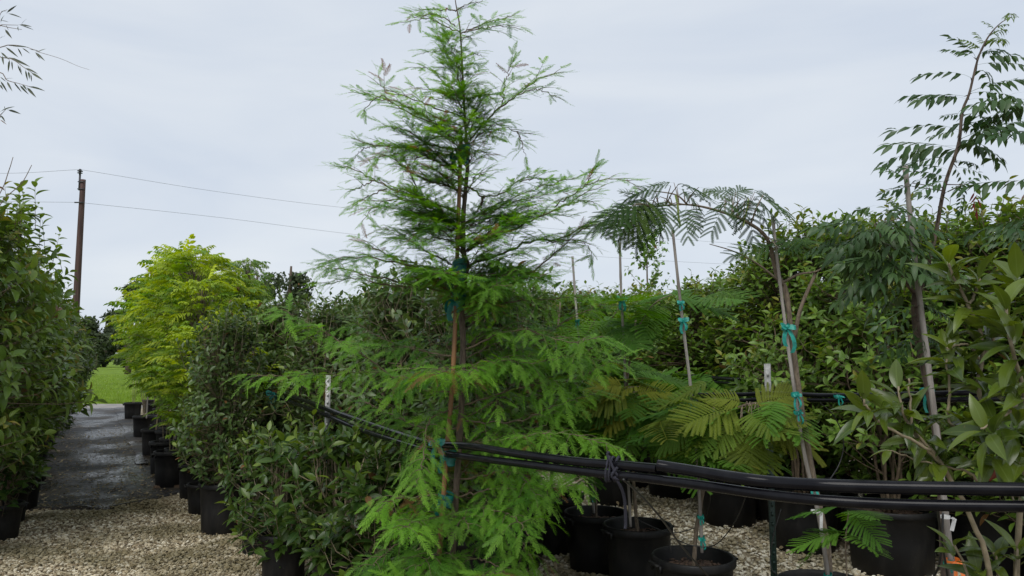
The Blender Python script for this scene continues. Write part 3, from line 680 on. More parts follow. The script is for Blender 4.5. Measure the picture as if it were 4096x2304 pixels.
# ------------------------------------------------------------------ pinnate trees (yellow-green) in the path row
def pin_tree(name, label, group, seed, H, Rr, n, tms, ll, matn, z0=0.9, pot=(0.47, 0.235, 0.2), trunk='bark_grey', droop=0.5, prof=None, cat='tree', yprob=0.3):
    g = np.random.default_rng(seed); t = thing(name, label, cat, (0, 0, 0), group)
    if pot: add_pot(t, *pot, seed=seed)
    tr, cr = M(), M()
    tc_ = curve([(0.03, 0, 0.36), (0.0, 0.02, H*.35), (0.04, -0.02, H*.65), (0, 0, H*.95)], 16); tr.tube(tc_, np.linspace(.018, .006, 16), 7)
    prof = prof or (lambda q: math.sin(math.pi*(0.12+0.78*q))**0.6)
    for i in range(n):
        q = g.random()**0.8; z = z0+(H-z0)*q; a = g.uniform(0, 6.28); r = Rr*prof(q)*g.random()**0.45*(1+.25*math.sin(2*a+seed+5*q))
        p = np.array([r*math.cos(a), r*math.sin(a), z])
        k = int(np.clip((z-0.25-0.36)/(H*.95-.36)*15, 2, 15))
        if i % 2 == 0: tr.tube(np.array([tc_[k], (tc_[k]+p)/2+[0, 0, .03], p]), [.005, .0035, .002], 4, cap=False)
        d = nrm([math.cos(a)+g.normal(0, .5), math.sin(a)+g.normal(0, .5), g.uniform(-0.15, .5)-droop*0.3])
        yg = g.uniform(0.25, 1) if g.random() < yprob*q*1.3+0.35*q*(1+math.sin(3*a+6*q)) else g.uniform(0, .2)
        cr.inst(tms[i % len(tms)], p, d, [[0, 0, 1.]]+g.normal(0, .25, (1, 3)), ll*g.uniform(.75, 1.15), g.random(1), yg)
    tr.build('trunk', MT[trunk], t); cr.build('crown', MT[matn], t); return t
GP = 'yellow-green saplings in the path row'
YPF = lambda q: .6+.9*q if q < .45 else 1.0 if q < .7 else 1.0-2.1*(q-.7)
BPL = [bipin_t(61, 8, 0.5, 8, 0.4, 0.05), bipin_t(62, 7, 0.7, 8, 0.42, 0.05)]
py1 = pin_tree('yellow_sapling', 'bright yellow-green sapling nearest in the path row, with drooping fern-like leaves', GP, 301, 2.95, 0.60, 560, PY+BPL, 0.21, 'yellow', 1.0, droop=-.5, prof=YPF)
py2 = pin_tree('yellow_sapling', 'tallest yellow-green sapling in the path row, its top against the sky', GP, 302, 3.05, 0.62, 600, PY, 0.20, 'yellow', 1.0, droop=-.5, prof=YPF)
ylab = ['yellow-green sapling third in the path row', 'yellow-green sapling fourth in the path row with lower crown', 'yellow-green sapling fifth in the path row', 'yellow-green sapling sixth in the path row', 'yellow-green sapling seventh in the path row', 'yellow-green sapling last but one in the path row', 'yellow-green sapling at the far end of the path row by the grass']
place(py1, rowx(1.1, 9.0), 9.0, 0.6, (1, 1, .94)); place(py2, rowx(1.1, 10.0), 10.0, 2.0, (.9, .9, .97))
for i, y in enumerate([11.1, 12.3, 13.6, 15.1, 16.8, 18.7, 20.8]):
    o = dup((py1, py2)[i % 2], (0, 0, 0), 0, ylab[i]); place(o, rowx(1.15+(.35 if y > 13 else 0), y), y, i*1.7, (.95-.05*i, .95-.05*i, 0.95-0.035*i))
for (y, lab, sc_) in ((7.4, 'yellow-green sapling second behind the big front pot, with low fan-like leaves', .62), (8.15, 'yellow-green sapling over the wide pots before the tallest saplings', .8)):
    o = dup(py1, (0, 0, 0), 0, lab); place(o, rowx(1.1, y), y, y, (.72, .72, sc_))
# darker green saplings mixed in beside them
pg = pin_tree('green_sapling', 'mid-green fine-leaved tree right of the yellow-green saplings', 'green saplings behind the path row', 311, 2.95, 0.46, 950, [PN[0], PY[0]], 0.17, 'mid', 0.8, yprob=0.3, prof=lambda q: 0.95 if q < .8 else 1.0-2.2*(q-.8))
place(pg, atg(608, 10.4), 10.4, 0, (.62, .62, .98)); o = dup(pg, (0, 0, 0), 0, 'mid-green fine-leaved tree squeezed between the yellow-green saplings and the dark shrubs'); place(o, atg(565, 9.3), 9.3, 3, (.9, .9, .85))
o = dup(pg, (0, 0, 0), 0, 'mid-green fine-leaved tree low behind the yellow-green saplings'); place(o, atg(520, 12.6), 12.6, 2, (1.1, 1.1, .8))
o = dup(pg, (0, 0, 0), 0, 'low mid-green fine-leaved tree under the round dark far tree, left of the cypress'); place(o, atg(740, 11.0), 11.0, 4, (.9, .9, .70))
# plain small pots standing between the trees in the path row
ep_ = thing('nursery_pot', 'black pot with bare stems squeezed behind the big front pot', 'pot', (0, 0, 0), 'small black pots of the path row')
add_pot(ep_, 0.42, 0.2, 0.17, 3)
m = M()
for k in range(3): m.tube(curve([(0.03*k-.03, 0, .34), (0.05*k-.05, 0.02, .6), (0.1*k-.1, .05, .95)], 6), [.006]*6, 5)
m.build('stems', MT['twig_pale'], ep_)
place(ep_, rowx(0.93, 8.9), 8.9)
for (y, lab) in ((9.9, 'black pot with bare stems second in the outer line beside the path'), (11.6, 'black pot with bare stems third in the outer line beside the path'), (14.2, 'black pot with bare stems far along the outer line beside the path'), (18.4, 'black pot with bare stems at the far end of the path')):
    o = dup(ep_, (0, 0, 0), 0, lab); place(o, rowx(0.95, y), y, y)

# ------------------------------------------------------------------ stakes and ties
def tie_geo(p, r, size, seed=0, tails=2, loops=True):
    g = np.random.default_rng(seed); m = M(); p = np.array(p, float)
    a = np.linspace(0, 2*math.pi, 15); 
    for k in range(2):
        ring = p+np.column_stack([np.cos(a)*(r+.004+.002*k), np.sin(a)*(r+.004+.002*k), np.full(15, .008*k-.004)+.004*np.sin(a+k)])
        m.ribbon(ring, size*0.22, (0, 0, 1))
    f = p+[0, -(r+.008), 0]
    m.box(f, size*.2, size*.14, size*.2)
    if loops:
        for s in (-1, 1):
            L = size*g.uniform(.25, .5); z = g.uniform(-.3, .5)
            c = [f, f+[s*L*.5, -.01, L*(.15+z*.4)], f+[s*L, -.015, L*z*.6], f+[s*L*.6, -.02, -L*.15], f]
            m.ribbon(curve(c, 12), size*.2, (s*.15, .5, .8))
    for k in range(tails):
        s = (-1, 1)[k % 2]; L = size*g.uniform(.7, 1.2)
        m.ribbon(curve([f, f+[s*L*.18, -.01, -L*.4], f+[s*L*.22, -.015, -L*.75], f+[s*L*.12, -.012, -L]], 7), size*.22, (1, .35, .1*s))
    return m
def wrap_geo(p, r, size, seed):
    g = np.random.default_rng(seed); m = M(); a = np.linspace(0, 2*math.pi, 19)
    for k in range(6):
        q = np.array(p)+[r*.9, .012, (k-2.5)*size*.14]
        ring = q+np.column_stack([np.cos(a)*(r*2.0+.002*k), np.sin(a)*(r*1.6+.002*k), size*.14*np.sin(a+g.uniform(0, 6))]); m.ribbon(ring, size*.24, (0, .1, 1))
    f = np.array(p)+[-r*.8, -r*1.7, 0]
    m.ribbon(curve([f, f+[-.012, -.01, -.02], f+[-.02, -.008, -size*.6], f+[-.012, 0, -size*.9]], 8), size*.25, (1, .4, .1))
    m.ribbon(curve([f, f+[-.02, -.01, .01], f+[-.035, -.008, -size*.2], f+[-.03, 0, -size*.5]], 8), size*.2, (.6, .6, .3))
    return m
def stake(label, pts, r0, r1, ties=(), matn='stake', name='bamboo_stake', tiem='green_tie', group=None, wrap=False):
    base = np.array(pts[0], float)
    t = thing(name, label, 'stake', base, group); m = M(); c = curve(pts, 40)
    L = np.linalg.norm(c[-1]-c[0]); rad = np.linspace(r0, r1, 40)
    for k in range(3, 40, 6): rad[k] *= 1.13
    m.tube(c, rad, 9); m.build('cane', MT[matn], t, base)
    for i, (f, size) in enumerate(ties):
        p = c[int(round(f*39))]; q = p.copy()
        (wrap_geo(q, r0*1.05, size, i) if wrap else tie_geo(q, r0*1.3, size*.74, i+int(abs(base[0])*100))).build('tie', MT[tiem], t, base)
    return t

# ------------------------------------------------------------------ silk trees (mimosa)
GS = 'silk trees in black pots behind the pipes'
def silk_leaves(cr, pts, n, ll, spread, g, droop=0.3, young=0.2, sp=(1, 1, .5), tms=None):
    tms = tms or BPF; pts = np.asarray(pts)
    for i in range(n):
        p = pts[g.integers(0, len(pts))]+g.normal(0, 1, 3)*spread*np.array(sp)
        a = g.uniform(0, 6.28); d = [math.cos(a), math.sin(a), g.uniform(-.3, .3)-droop*.5]
        cr.inst(tms[i % 3], p, d, [[0, 0, 1.]]+g.normal(0, .2, (1, 3)), ll*g.uniform(.75, 1.2), g.random(1), g.uniform(.4, 1) if g.random() < young else 0.05)
def silk_tree(label, px, Y, pot, trunk, limbs, seed, lists, leafm='silk', tw='bark_grey', r=0.016, name='silk_tree', group=GS, young=.2, extra=()):
    base = np.array([atg(px, Y), Y, 0.0]); t = thing(name, label, 'tree', base, group); g = np.random.default_rng(seed)
    add_pot(t, *pot, seed=seed)
    tr, cr = M(), M()
    pts = [base+[0, 0, pot[0]-.08]]+trunk; c = curve(pts, 30); tr.tube(c, np.linspace(r, r*.55, 30)*(1+.06*g.normal(size=30)), 9)
    for lm in limbs:
        cc = curve(lm[0], 14); tr.tube(cc, np.linspace(lm[1], lm[2], 14)*(1+.05*g.normal(size=14)), 7)
    for k, (a, b, Y0, yg) in enumerate(extra):
        p, q = Z('b5', *a, Y0), Z('b5', *b, Y0-.06+g.uniform(-.08, .08)); L = np.linalg.norm(q-p)
        cr.inst(BPF[k % 3], p, q-p+[0, 0, .14*L], [[g.normal(0, .2), -.75, 1.]], L*1.12, g.random(1), yg)
        allc = np.vstack([c]+[curve(lm[0], 14) for lm in limbs]); lo = allc[np.argmin(np.linalg.norm(allc-p, axis=1))]
        tr.tube(np.array([lo, (lo+p)/2+[0, 0, .015], p]), [.0035, .0028, .002], 5, cap=False)
    for (pp, n, ll, spread, yg) in lists: silk_leaves(cr, pp, n, ll, spread, g, young=yg)
    tr.build('trunk', MT[tw], t, base); 
    if cr.n: cr.build('crown', MT[leafm], t, base)
    return t, cr, tr, base
# the tall leaning one
H = 3.75
main = [D(2082, 1380, 3.8), D(2045, 1200, 3.78), D(2012, 1000, H), D(1993, 860, H), D(1977, 735, H), D(1955, 690, H), D(1932, 605, 3.7), D(1885, 562, 3.65), D(1805, 530, 3.6), D(1730, 515, 3.55), D(1640, 520, 3.5)]
b0 = np.array([atg(2075, 3.8), 3.8, 0.0])
t = thing('silk_tree', 'tall leaning silk tree arching left over the sky, tied to a grey stake', 'tree', b0, GS)
add_pot(t, 0.40, 0.22, 0.18, 9)
g = np.random.default_rng(55); tr, cr = M(), M()
c = curve([b0+[0.02, 0, .33]]+main, 60); tr.tube(c, np.concatenate([np.linspace(.0165, .0125, 36), np.linspace(.010, .003, 24)])*(1+.04*g.normal(size=60)), 9)
limbs = [([D(1999, 850, H), D(2008, 800, 3.72), D(2022, 755, 3.7), D(2052, 688, 3.68)], .012, .008), ([D(1975, 722, H), D(1940, 690, 3.7), D(1900, 660, 3.68), D(1845, 632, 3.66), D(1785, 614, 3.65)], .007, .002),
         ([D(1968, 712, H), D(2010, 690, 3.7), D(2060, 680, 3.66), D(2100, 640, 3.62)], .007, .003), ([D(1730, 515, 3.55), D(1700, 490, 3.52), D(1640, 480, 3.5)], .005, .002), ([D(1890, 560, 3.65), D(1905, 520, 3.6), D(1920, 490, 3.6)], .005, .002)]
for l_, a_, b_ in limbs: tr.tube(curve(l_, 14), np.linspace(a_, b_, 14), 7)
Zl = [  # (base, tip) in view r3
    ((1000, 300), (700, 470)), ((1000, 260), (820, 300)), ((1010, 290), (780, 580)), ((1030, 300), (880, 560)), ((1060, 320), (990, 490)), ((1090, 300), (1080, 470)), ((1100, 230), (900, 270)), ((1140, 240), (1280, 330)),
    ((1120, 210), (1000, 230)), ((1150, 220), (1300, 270)), ((1200, 350), (1200, 500)), ((1230, 350), (1260, 480)), ((1280, 240), (1430, 290)), ((860, 350), (690, 430)), ((850, 360), (760, 500)), ((1500, 310), (1390, 470)),
    ((1500, 300), (1560, 440)), ((1520, 270), (1370, 270)), ((1530, 260), (1420, 350)), ((1580, 290), (1640, 490)), ((1600, 300), (1730, 480)), ((1620, 290), (1780, 430)), ((1640, 300), (1840, 350)), ((1640, 270), (1730, 300)),
    ((1450, 300), (1570, 250)), ((1560, 300), (1600, 440)), ((1000, 350), (910, 480)), ((940, 340), (640, 470)), ((900, 300), (820, 260)), ((1180, 260), (1330, 330)),
    ((1780, 620), (1560, 660)), ((1790, 610), (1930, 590)), ((1800, 640), (1930, 650)), ((1770, 640), (1660, 620)), ((1050, 340), (880, 480)), ((1010, 330), (830, 490)), ((960, 320), (900, 460))]
for i, (a, b) in enumerate(Zl):
    Y0 = 3.45 + g.uniform(-.12, .18) if a[0] < 1400 else 3.62+g.uniform(-.1, .1)
    p, q = Z('r3', *a, Y0), Z('r3', *b, Y0+g.uniform(-.08, .08)); L = np.linalg.norm(q-p)
    cr.inst(BP[i % 3], p, q-p+[0, 0, .22*L], [[g.normal(0, .3), -.7, 1.]], min(L*1.12, .24), g.random(1), .25 if g.random() < .2 else 0)
    lo = c[np.argmin(np.linalg.norm(c-p, axis=1))]; tr.tube(np.array([lo, (lo+p)/2+[0, 0, .01], p]), [.0035, .0025, .0015], 4, cap=False)
Zr = [((560, 600), (340, 590)), ((640, 650), (840, 700)), ((620, 640), (750, 660)), ((500, 620), (400, 650)), ((640, 660), (800, 760)), ((560, 640), (700, 720)), ((440, 600), (560, 580))]
for i, (a, b) in enumerate(Zr):
    p, q = Z('r4', *a, 3.6), Z('r4', *b, 3.6+g.uniform(-.1, .1)); L = np.linalg.norm(q-p)
    cr.inst(BP[i % 3], p, q-p+[0, 0, .2*L], [[g.normal(0, .3), -.35, 1.]], L*1.15, g.random(1), 0)
pods = M(); pp = Z('r3', 1130, 290, 3.5); pods.ribbon(curve([pp, pp+[0.01, 0, -.05], pp+[0.012, 0, -.10], pp+[0.02, 0, -.15]], 8), .011, (1, .2, 0))
pp = Z('r3', 1600, 310, 3.6); pods.build('seed_pod', MT['pod'], t, b0); pods = M(); pods.ribbon(curve([pp, pp+[-0.01, 0, -.06], pp+[-.03, 0, -.14]], 8), .008, (1, .2, 0)); pods.build('seed_pod', MT['pod'], t, b0)
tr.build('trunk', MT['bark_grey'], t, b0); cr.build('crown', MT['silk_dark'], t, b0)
stake('grey bamboo stake leaning along the tall silk tree trunk', [D(2090, 1500, 3.74), D(2060, 1300, 3.72), D(2025, 1150, 3.71), D(1998, 980, 3.7), D(1968, 760, 3.7), D(1943, 545, 3.7)], .0105, .0075, [(0.06, .07), (0.30, .09), (0.53, .07), (0.745, .15)])
# potted ones
def P2(lst): return [D(*q) for q in lst]
silk_tree('silk tree with bronze fern leaves in the nearest wide black pot', 1745, 4.3, (0.40, 0.225, 0.19), P2([(1752, 1330, 4.28), (1768, 1235, 4.25), (1775, 1150, 4.22), (1790, 1060, 4.2), (1800, 1000, 4.2)]), [(P2([(1780, 1120, 4.2), (1850, 1030, 4.0), (1930, 1010, 3.9)]), .008, .004), (P2([(1780, 1110, 4.2), (1720, 1060, 4.1), (1690, 1030, 4.0)]), .006, .003)], 61,
   [(P2([(1850, 1030, 4.0), (1930, 1015, 3.9), (1800, 1000, 4.1), (1720, 1040, 4.0), (1780, 1080, 4.1)]), 14, .28, .06, .6), (P2([(1740, 1100, 4.1), (1790, 1100, 4.2), (1850, 1090, 4.1), (1720, 1110, 4.1)]), 16, .26, .08, .1)], r=.013,
   extra=[((1090, 370), (800, 440), 3.95, .7), ((1100, 350), (910, 290), 3.95, .8), ((1110, 360), (1385, 300), 3.9, .8), ((1070, 430), (1100, 700), 3.9, .6), ((1060, 440), (930, 580), 3.9, .4), ((1110, 400), (1330, 545), 3.88, .8), ((1180, 400), (1500, 590), 3.88, .9), ((900, 320), (600, 380), 4.0, .3), ((800, 440), (600, 590), 4.0, .2), ((1130, 420), (1240, 690), 3.9, .6), ((880, 430), (800, 600), 3.95, .2), ((1150, 380), (1400, 440), 3.88, .7)])
silk_tree('silk tree in the second wide black pot, under the rope knot', 1605, 5.0, (0.42, 0.22, 0.185), P2([(1597, 1260, 4.97), (1590, 1150, 4.95), (1582, 1050, 4.9), (1578, 960, 4.9), (1600, 800, 5.0)]), [(P2([(1580, 1050, 4.9), (1620, 1000, 4.8), (1650, 980, 4.7)]), .006, .003), (P2([(1590, 850, 4.9), (1640, 770, 4.8), (1690, 740, 4.7)]), .006, .003)], 62,
   [(P2([(1600, 970, 4.7), (1650, 985, 4.6), (1560, 1000, 4.6)]), 12, .30, .06, .6), (P2([(1560, 1040, 4.8), (1610, 1060, 4.8), (1640, 1050, 4.7)]), 18, .30, .1, .05), (P2([(1680, 740, 4.8), (1620, 780, 4.9), (1570, 800, 4.9), (1640, 760, 4.8)]), 14, .36, .07, .1)], r=.013,
   extra=[((340, 240), (160, 230), 4.6, 1.0), ((360, 280), (545, 245), 4.6, .9), ((400, 290), (540, 340), 4.6, .6), ((370, 270), (150, 345), 4.6, .7), ((460, 370), (220, 470), 4.6, .2), ((480, 380), (640, 330), 4.6, .2), ((330, 330), (100, 420), 4.6, .1), ((380, 420), (340, 600), 4.6, .1), ((400, 400), (520, 540), 4.6, .1)])
silk_tree('silk tree in the third wide black pot, with a green tie low on its stem', 1500, 5.5, (0.40, 0.225, 0.19), P2([(1497, 1230, 5.48), (1490, 1120, 5.45), (1475, 1000, 5.4), (1462, 880, 5.4), (1500, 800, 5.4)]), [(P2([(1465, 900, 5.4), (1510, 850, 5.3), (1560, 770, 5.2), (1600, 740, 5.2)]), .007, .003)], 63,
   [(P2([(1520, 920, 5.2), (1450, 930, 5.3), (1590, 950, 5.1), (1480, 980, 5.2)]), 16, .36, .08, .15), (P2([(1480, 1040, 5.2), (1520, 1080, 5.2), (1430, 1060, 5.2)]), 12, .30, .1, .05), (P2([(1560, 780, 5.2), (1520, 830, 5.2)]), 10, .34, .08, .1)], r=.012)
silk_tree('silk tree in the fourth wide black pot, mostly behind the cypress', 1385, 6.05, (0.43, 0.26, 0.225), P2([(1390, 1130, 6.0), (1395, 980, 6.0), (1400, 860, 6.0), (1410, 760, 6.0)]), [], 64,
   [(P2([(1390, 880, 5.9), (1350, 920, 5.9), (1440, 900, 5.8), (1400, 800, 6.0)]), 18, .34, .12, .1), (P2([(1380, 1030, 5.9)]), 8, .34, .12, .05)], r=.013)
silk_tree('silk tree in a wide pot farther along the row behind the cypress', 1290, 6.9, (0.42, 0.24, 0.2), P2([(1290, 1030, 6.9), (1288, 860, 6.9), (1295, 760, 6.9)]), [], 65,
   [(P2([(1290, 830, 6.9), (1260, 900, 6.9), (1320, 780, 6.9), (1290, 960, 6.9)]), 24, .34, .16, .1)], r=.013)
silk_tree('silk tree in the big pot standing farther back between hedge and pipes', 1832, 7.0, (0.46, 0.265, 0.235), P2([(1820, 1130, 7.0), (1800, 1060, 6.9), (1790, 980, 6.9)]), [(P2([(1825, 1170, 7.0), (1850, 1100, 6.9), (1880, 1050, 6.9)]), .01, .004), (P2([(1830, 1170, 7.0), (1790, 1120, 6.9), (1760, 1090, 6.9)]), .008, .004)], 66,
   [(P2([(1790, 950, 6.8), (1640, 940, 6.6), (1720, 960, 6.8)]), 14, .38, .12, .1), (P2([(1820, 1050, 6.9), (1880, 1090, 6.8), (1760, 1070, 6.8)]), 10, .34, .14, .05)], r=.012)
silk_tree('silk tree in the pot half hidden behind the middle wide pots', 1535, 7.9, (0.44, 0.25, 0.22), P2([(1530, 1080, 7.9), (1525, 1000, 7.9)]), [], 67,
   [(P2([(1530, 1000, 7.8), (1500, 1060, 7.8), (1560, 1060, 7.8)]), 16, .36, .14, .05)], r=.012)
silk_tree('silk tree seedling rising beside the tall leaning stake at bottom right', 2140, 3.55, (0.2, 0.1, 0.08), P2([(2128, 1400, 3.5), (2130, 1330, 3.45), (2135, 1290, 3.42)]), [], 68,
   [(P2([(2133, 1335, 3.45)]), 4, .19, .015, .1), (P2([(2140, 1285, 3.42)]), 4, .18, .02, .1)], r=.004)
GK = 'grey bamboo stakes of the silk tree row'
stake('grey bamboo stake with two big green ties near its top', [D(1766, 1390, 4.22), D(1757, 1210, 4.2), D(1740, 1000, 4.2), D(1716, 800, 4.2), D(1692, 580, 4.2)], .0095, .008, [(.04, .07), (.12, .06), (.48, .09), (.755, .11), (.80, .08)], group=GK)
stake('grey bamboo stake with a single green bow in the middle of the picture right half', [D(1586, 1325, 4.92), D(1578, 1150, 4.9), D(1571, 900, 4.9), D(1563, 750, 4.9), D(1559, 610, 4.9)], .0095, .008, [(.735, .13)], group=GK)
stake('grey bamboo stake with one small green tie, half in the cypress branches', [D(1494, 1290, 5.45), D(1480, 1100, 5.42), D(1460, 890, 5.4), D(1449, 770, 5.4), D(1440, 645, 5.4)], .0095, .008, [(.66, .07), (0.06, .05)], group=GK)
stake('thin grey stake standing in the yellow-green saplings', [D(548, 900, 8.7), D(537, 790, 8.7), D(528, 702, 8.7)], .012, .010)
stake('pale stake below the yellow-green saplings', [D(522, 1080, 7.9), D(524, 1000, 7.9), D(530, 868, 7.9)], .012, .011)
GB = 'bare stakes in the pots of the path row'
for k, (px, y0, Y, lab) in enumerate([(468, 1120, 9.0, 'brown stake between path row pots and yellow saplings'), (492, 1130, 8.7, 'pale stake right of the brown one over the path row pots'), (512, 1140, 8.4, 'grey stake over the path row pots nearest the dark shrubs'), (440, 1060, 10.0, 'grey stake above the wide pot in the path row'), (368, 1040, 14.0, 'thin stake far along the path row')]):
    p0 = G(px, 1190, 0.3); p0 = np.array([atg(px, Y), Y, 0.38]); stake(lab, [p0, p0+[0, 0, .5], p0+[-0.02, 0, 1.3]], .013, .011, matn='stake' if k else 'bark_grey', group=GB)

# ------------------------------------------------------------------ pistache at right
b0 = np.array([atg(2385, 3.2), 3.2, 0.0]); YP = 3.2
t = thing('pistache_tree', 'tall sparse tree with long feather leaves against the sky at right', 'tree', b0)
add_pot(t, 0.38, 0.2, 0.17, 12)
tr, cr, dead = M(), M(), M(); g = np.random.default_rng(91)
fork = Z('r4', 1225, 930, YP)
trunk = curve([b0+[0, 0, .3], Z('b6', 1075, 1050, YP), Z('b6', 1050, 700, YP), Z('b6', 1020, 430, YP), Z('r4', 1235, 1150, YP), fork], 30); tr.tube(trunk, np.linspace(.018, .0145, 30)*(1+.05*g.normal(size=30)), 9)
limbR = curve([fork, Z('r4', 1262, 890, YP), Z('r4', 1310, 740, 3.18), Z('r4', 1360, 520, 3.16), Z('r4', 1400, 300, 3.14), Z('r4', 1430, 180, 3.12), Z('r5', 860, 930, 3.1), Z('r5', 885, 720, 3.1), Z('r5', 930, 600, 3.08), Z('r5', 985, 380, 3.06), Z('r5', 1050, 240, 3.05), Z('r5', 1130, 150, 3.05), Z('r5', 1200, 110, 3.05)], 60)
tr.tube(limbR, np.concatenate([np.linspace(.0095, .007, 30), np.linspace(.0068, .0012, 30)]), 8)
limbL = curve([fork, Z('r4', 1150, 830, 3.18), Z('r4', 1050, 660, 3.15), Z('r4', 1000, 550, 3.12), Z('r4', 975, 480, 3.1)], 24); tr.tube(limbL, np.linspace(.009, .003, 24), 8)
def lf(r, a, b, Y, up=.3, k=None, sc=1.15, yg=0.0):
    p, q = Z(r, *a, Y), Z(r, *b, Y+g.uniform(-.1, .1)); L = np.linalg.norm(q-p); k = g.integers(0, 3) if k is None else k
    cr.inst(PN[k], p, q-p+[0, 0, up*L], [[g.normal(0, .3), -.8+g.normal(0, .3), 1.]], L*sc, g.random(1), yg)
    allc = np.vstack([limbR, limbL, trunk]); lo = allc[np.argmin(np.linalg.norm(allc-p, axis=1))]
    if np.linalg.norm(lo-p) > .01: tr.tube(np.array([lo, (lo+p)/2, p]), [.003, .0022, .0016], 4, cap=False)
for a, b in [((960, 370), (820, 310)), ((975, 380), (900, 225)), ((940, 500), (690, 435)), ((925, 640), (590, 630)), ((890, 740), (820, 745)), ((900, 620), (700, 660)), ((870, 840), (550, 790)), ((870, 850), (720, 870)), ((850, 940), (460, 1020)), ((840, 960), (520, 960)), ((830, 1010), (560, 1080)),
             ((985, 370), (1260, 370)), ((995, 350), (1200, 290)), ((975, 460), (1130, 475)), ((970, 420), (1240, 420)), ((940, 590), (1275, 530)), ((945, 600), (1225, 620)), ((930, 640), (1150, 650)), ((905, 710), (1180, 695)), ((900, 740), (1150, 780)), ((895, 800), (970, 830)), ((885, 890), (1290, 810)), ((875, 930), (1190, 970)), ((880, 920), (1100, 990)),
             ((845, 1050), (1000, 1060)), ((850, 1080), (980, 1110)), ((780, 1240), (960, 1180)), ((890, 1190), (890, 1320)), ((740, 1280), (590, 1250)), ((730, 1330), (800, 1390)), ((720, 1390), (610, 1430)), ((790, 1130), (560, 1180)), ((790, 1150), (620, 1100)), ((800, 1100), (640, 1060)), ((800, 1160), (680, 1240)), ((815, 1060), (900, 1160)),
             ((560, 1180), (440, 1110)), ((560, 1200), (440, 1240)), ((1010, 330), (930, 240)), ((1030, 280), (1180, 260)), ((1050, 240), (1190, 200)), ((1000, 340), (1090, 330)), ((1030, 300), (990, 210)), ((1100, 180), (1180, 150)), ((1090, 190), (1070, 140)), ((1180, 120), (1235, 100)), ((1160, 130), (1180, 85)), ((1200, 110), (1215, 80))]:
    yy = 3.1+g.uniform(-.08, .08); yng = .8 if b[1] < 330 and a[0] > 1000 else .0
    lf('r5', a, b, yy, yg=yng)
for i in range(56):
    p = limbL[g.integers(6, 24)]+g.normal(0, .035, 3); a = g.uniform(0, 6.28)
    cr.inst(PN[i % 3], p, [math.cos(a), math.sin(a), g.uniform(-.2, .3)], [[g.normal(0, .2), -.3, 1.]], g.uniform(.17, .27), g.random(1), .25*g.random())
for a, b in [((960, 470), (670, 440)), ((960, 480), (720, 530)), ((970, 450), (920, 370)), ((990, 450), (1150, 330)), ((990, 500), (1280, 560)), ((1100, 640), (1300, 640)), ((1000, 520), (780, 640)), ((940, 520), (830, 560)), ((1150, 400), (1060, 300)), ((1200, 420), (1100, 340)), ((1060, 700), (850, 760)), ((1100, 760), (900, 880)), ((1160, 850), (1000, 960)), ((1230, 930), (1330, 1000)), ((1220, 1000), (1100, 1100)), ((1230, 1060), (1060, 1200)), ((1260, 1100), (1380, 1210)), ((1250, 1000), (1420, 1080)), ((1240, 1140), (1150, 1300)), ((1240, 1180), (1330, 1330)), ((1250, 1190), (1420, 1300)), ((1240, 1220), (1060, 1330))]:
    lf('r4', a, b, 3.1+g.uniform(-.1, .1))
p = Z('r5', 965, 1235, 3.05)
for k in range(7): dead.inst(L_NAR, p+[g.normal(0, .006), 0, -.012*k], [[g.normal(0, .35), g.normal(0, .2), -1]], [[g.normal(), -1, 0]], .05, g.random(1))
tr.tube(curve([Z('r5', 790, 1235, 3.12), Z('r5', 880, 1195, 3.1), Z('r5', 960, 1180, 3.06), p], 10), np.linspace(.003, .001, 10), 4)
tr.build('trunk', MT['bark'], t, b0); cr.build('crown', MT['pist'], t, b0); dead.build('dead_leaf', MT['red'], t, b0)
t = stake('tall grey stake beside the sparse feather-leaved tree at right', [D(2402, 1480, 3.13), D(2380, 1300, 3.13), D(2358, 1100, 3.13), D(2320, 800, 3.13), D(2300, 640, 3.13), D(2277, 418, 3.13)], .0125, .0105, matn='stake')
m = tie_geo(D(2397, 1415, 3.11), .02, .09, 3); m.build('ribbon', MT['orange'], t, D(2402, 1480, 3.13))
m = tie_geo(D(2385, 1418, 3.11), .012, .04, 5); m.build('tie', MT['green_tie'], t, D(2402, 1480, 3.13))
# second, cut off by the right edge
b0 = np.array([atg(2680, 3.0), 3.0, 0]); t = thing('pistache_tree', 'dark feather leaves reaching in from the right edge of the picture', 'tree', b0); tr, cr = M(), M()
add_pot(t, 0.38, 0.2, 0.17, 13)
limb2 = curve([b0+[0, 0, .3], b0+[0, 0, 1.2], b0+[0.03, 0, 2.3], b0+[0, 0, 2.6]], 20); tr.tube(limb2, np.linspace(.018, .006, 20), 7)
for i in range(26):
    p = limb2[g.integers(9, 20)]; a = g.uniform(0, 6.28); cr.inst(PN[i % 3], p, [math.cos(a), math.sin(a), .2], [[0, -.3, 1.]], g.uniform(.22, .3), g.random(1), 0)
for q in ((2520, 585), (2535, 610), (2550, 580)):
    e = D(*q, 3.0); s_ = D(2600, q[1]+8, 3.0); tr.tube(np.array([limb2[15], s_]), [.005, .002], 4); cr.inst(PN[0], s_, e-s_+[0, 0, .03], [[0, -.5, 1.]], .15, g.random(1), 0)
tr.build('trunk', MT['bark'], t, b0); cr.build('crown', MT['pist'], t, b0)

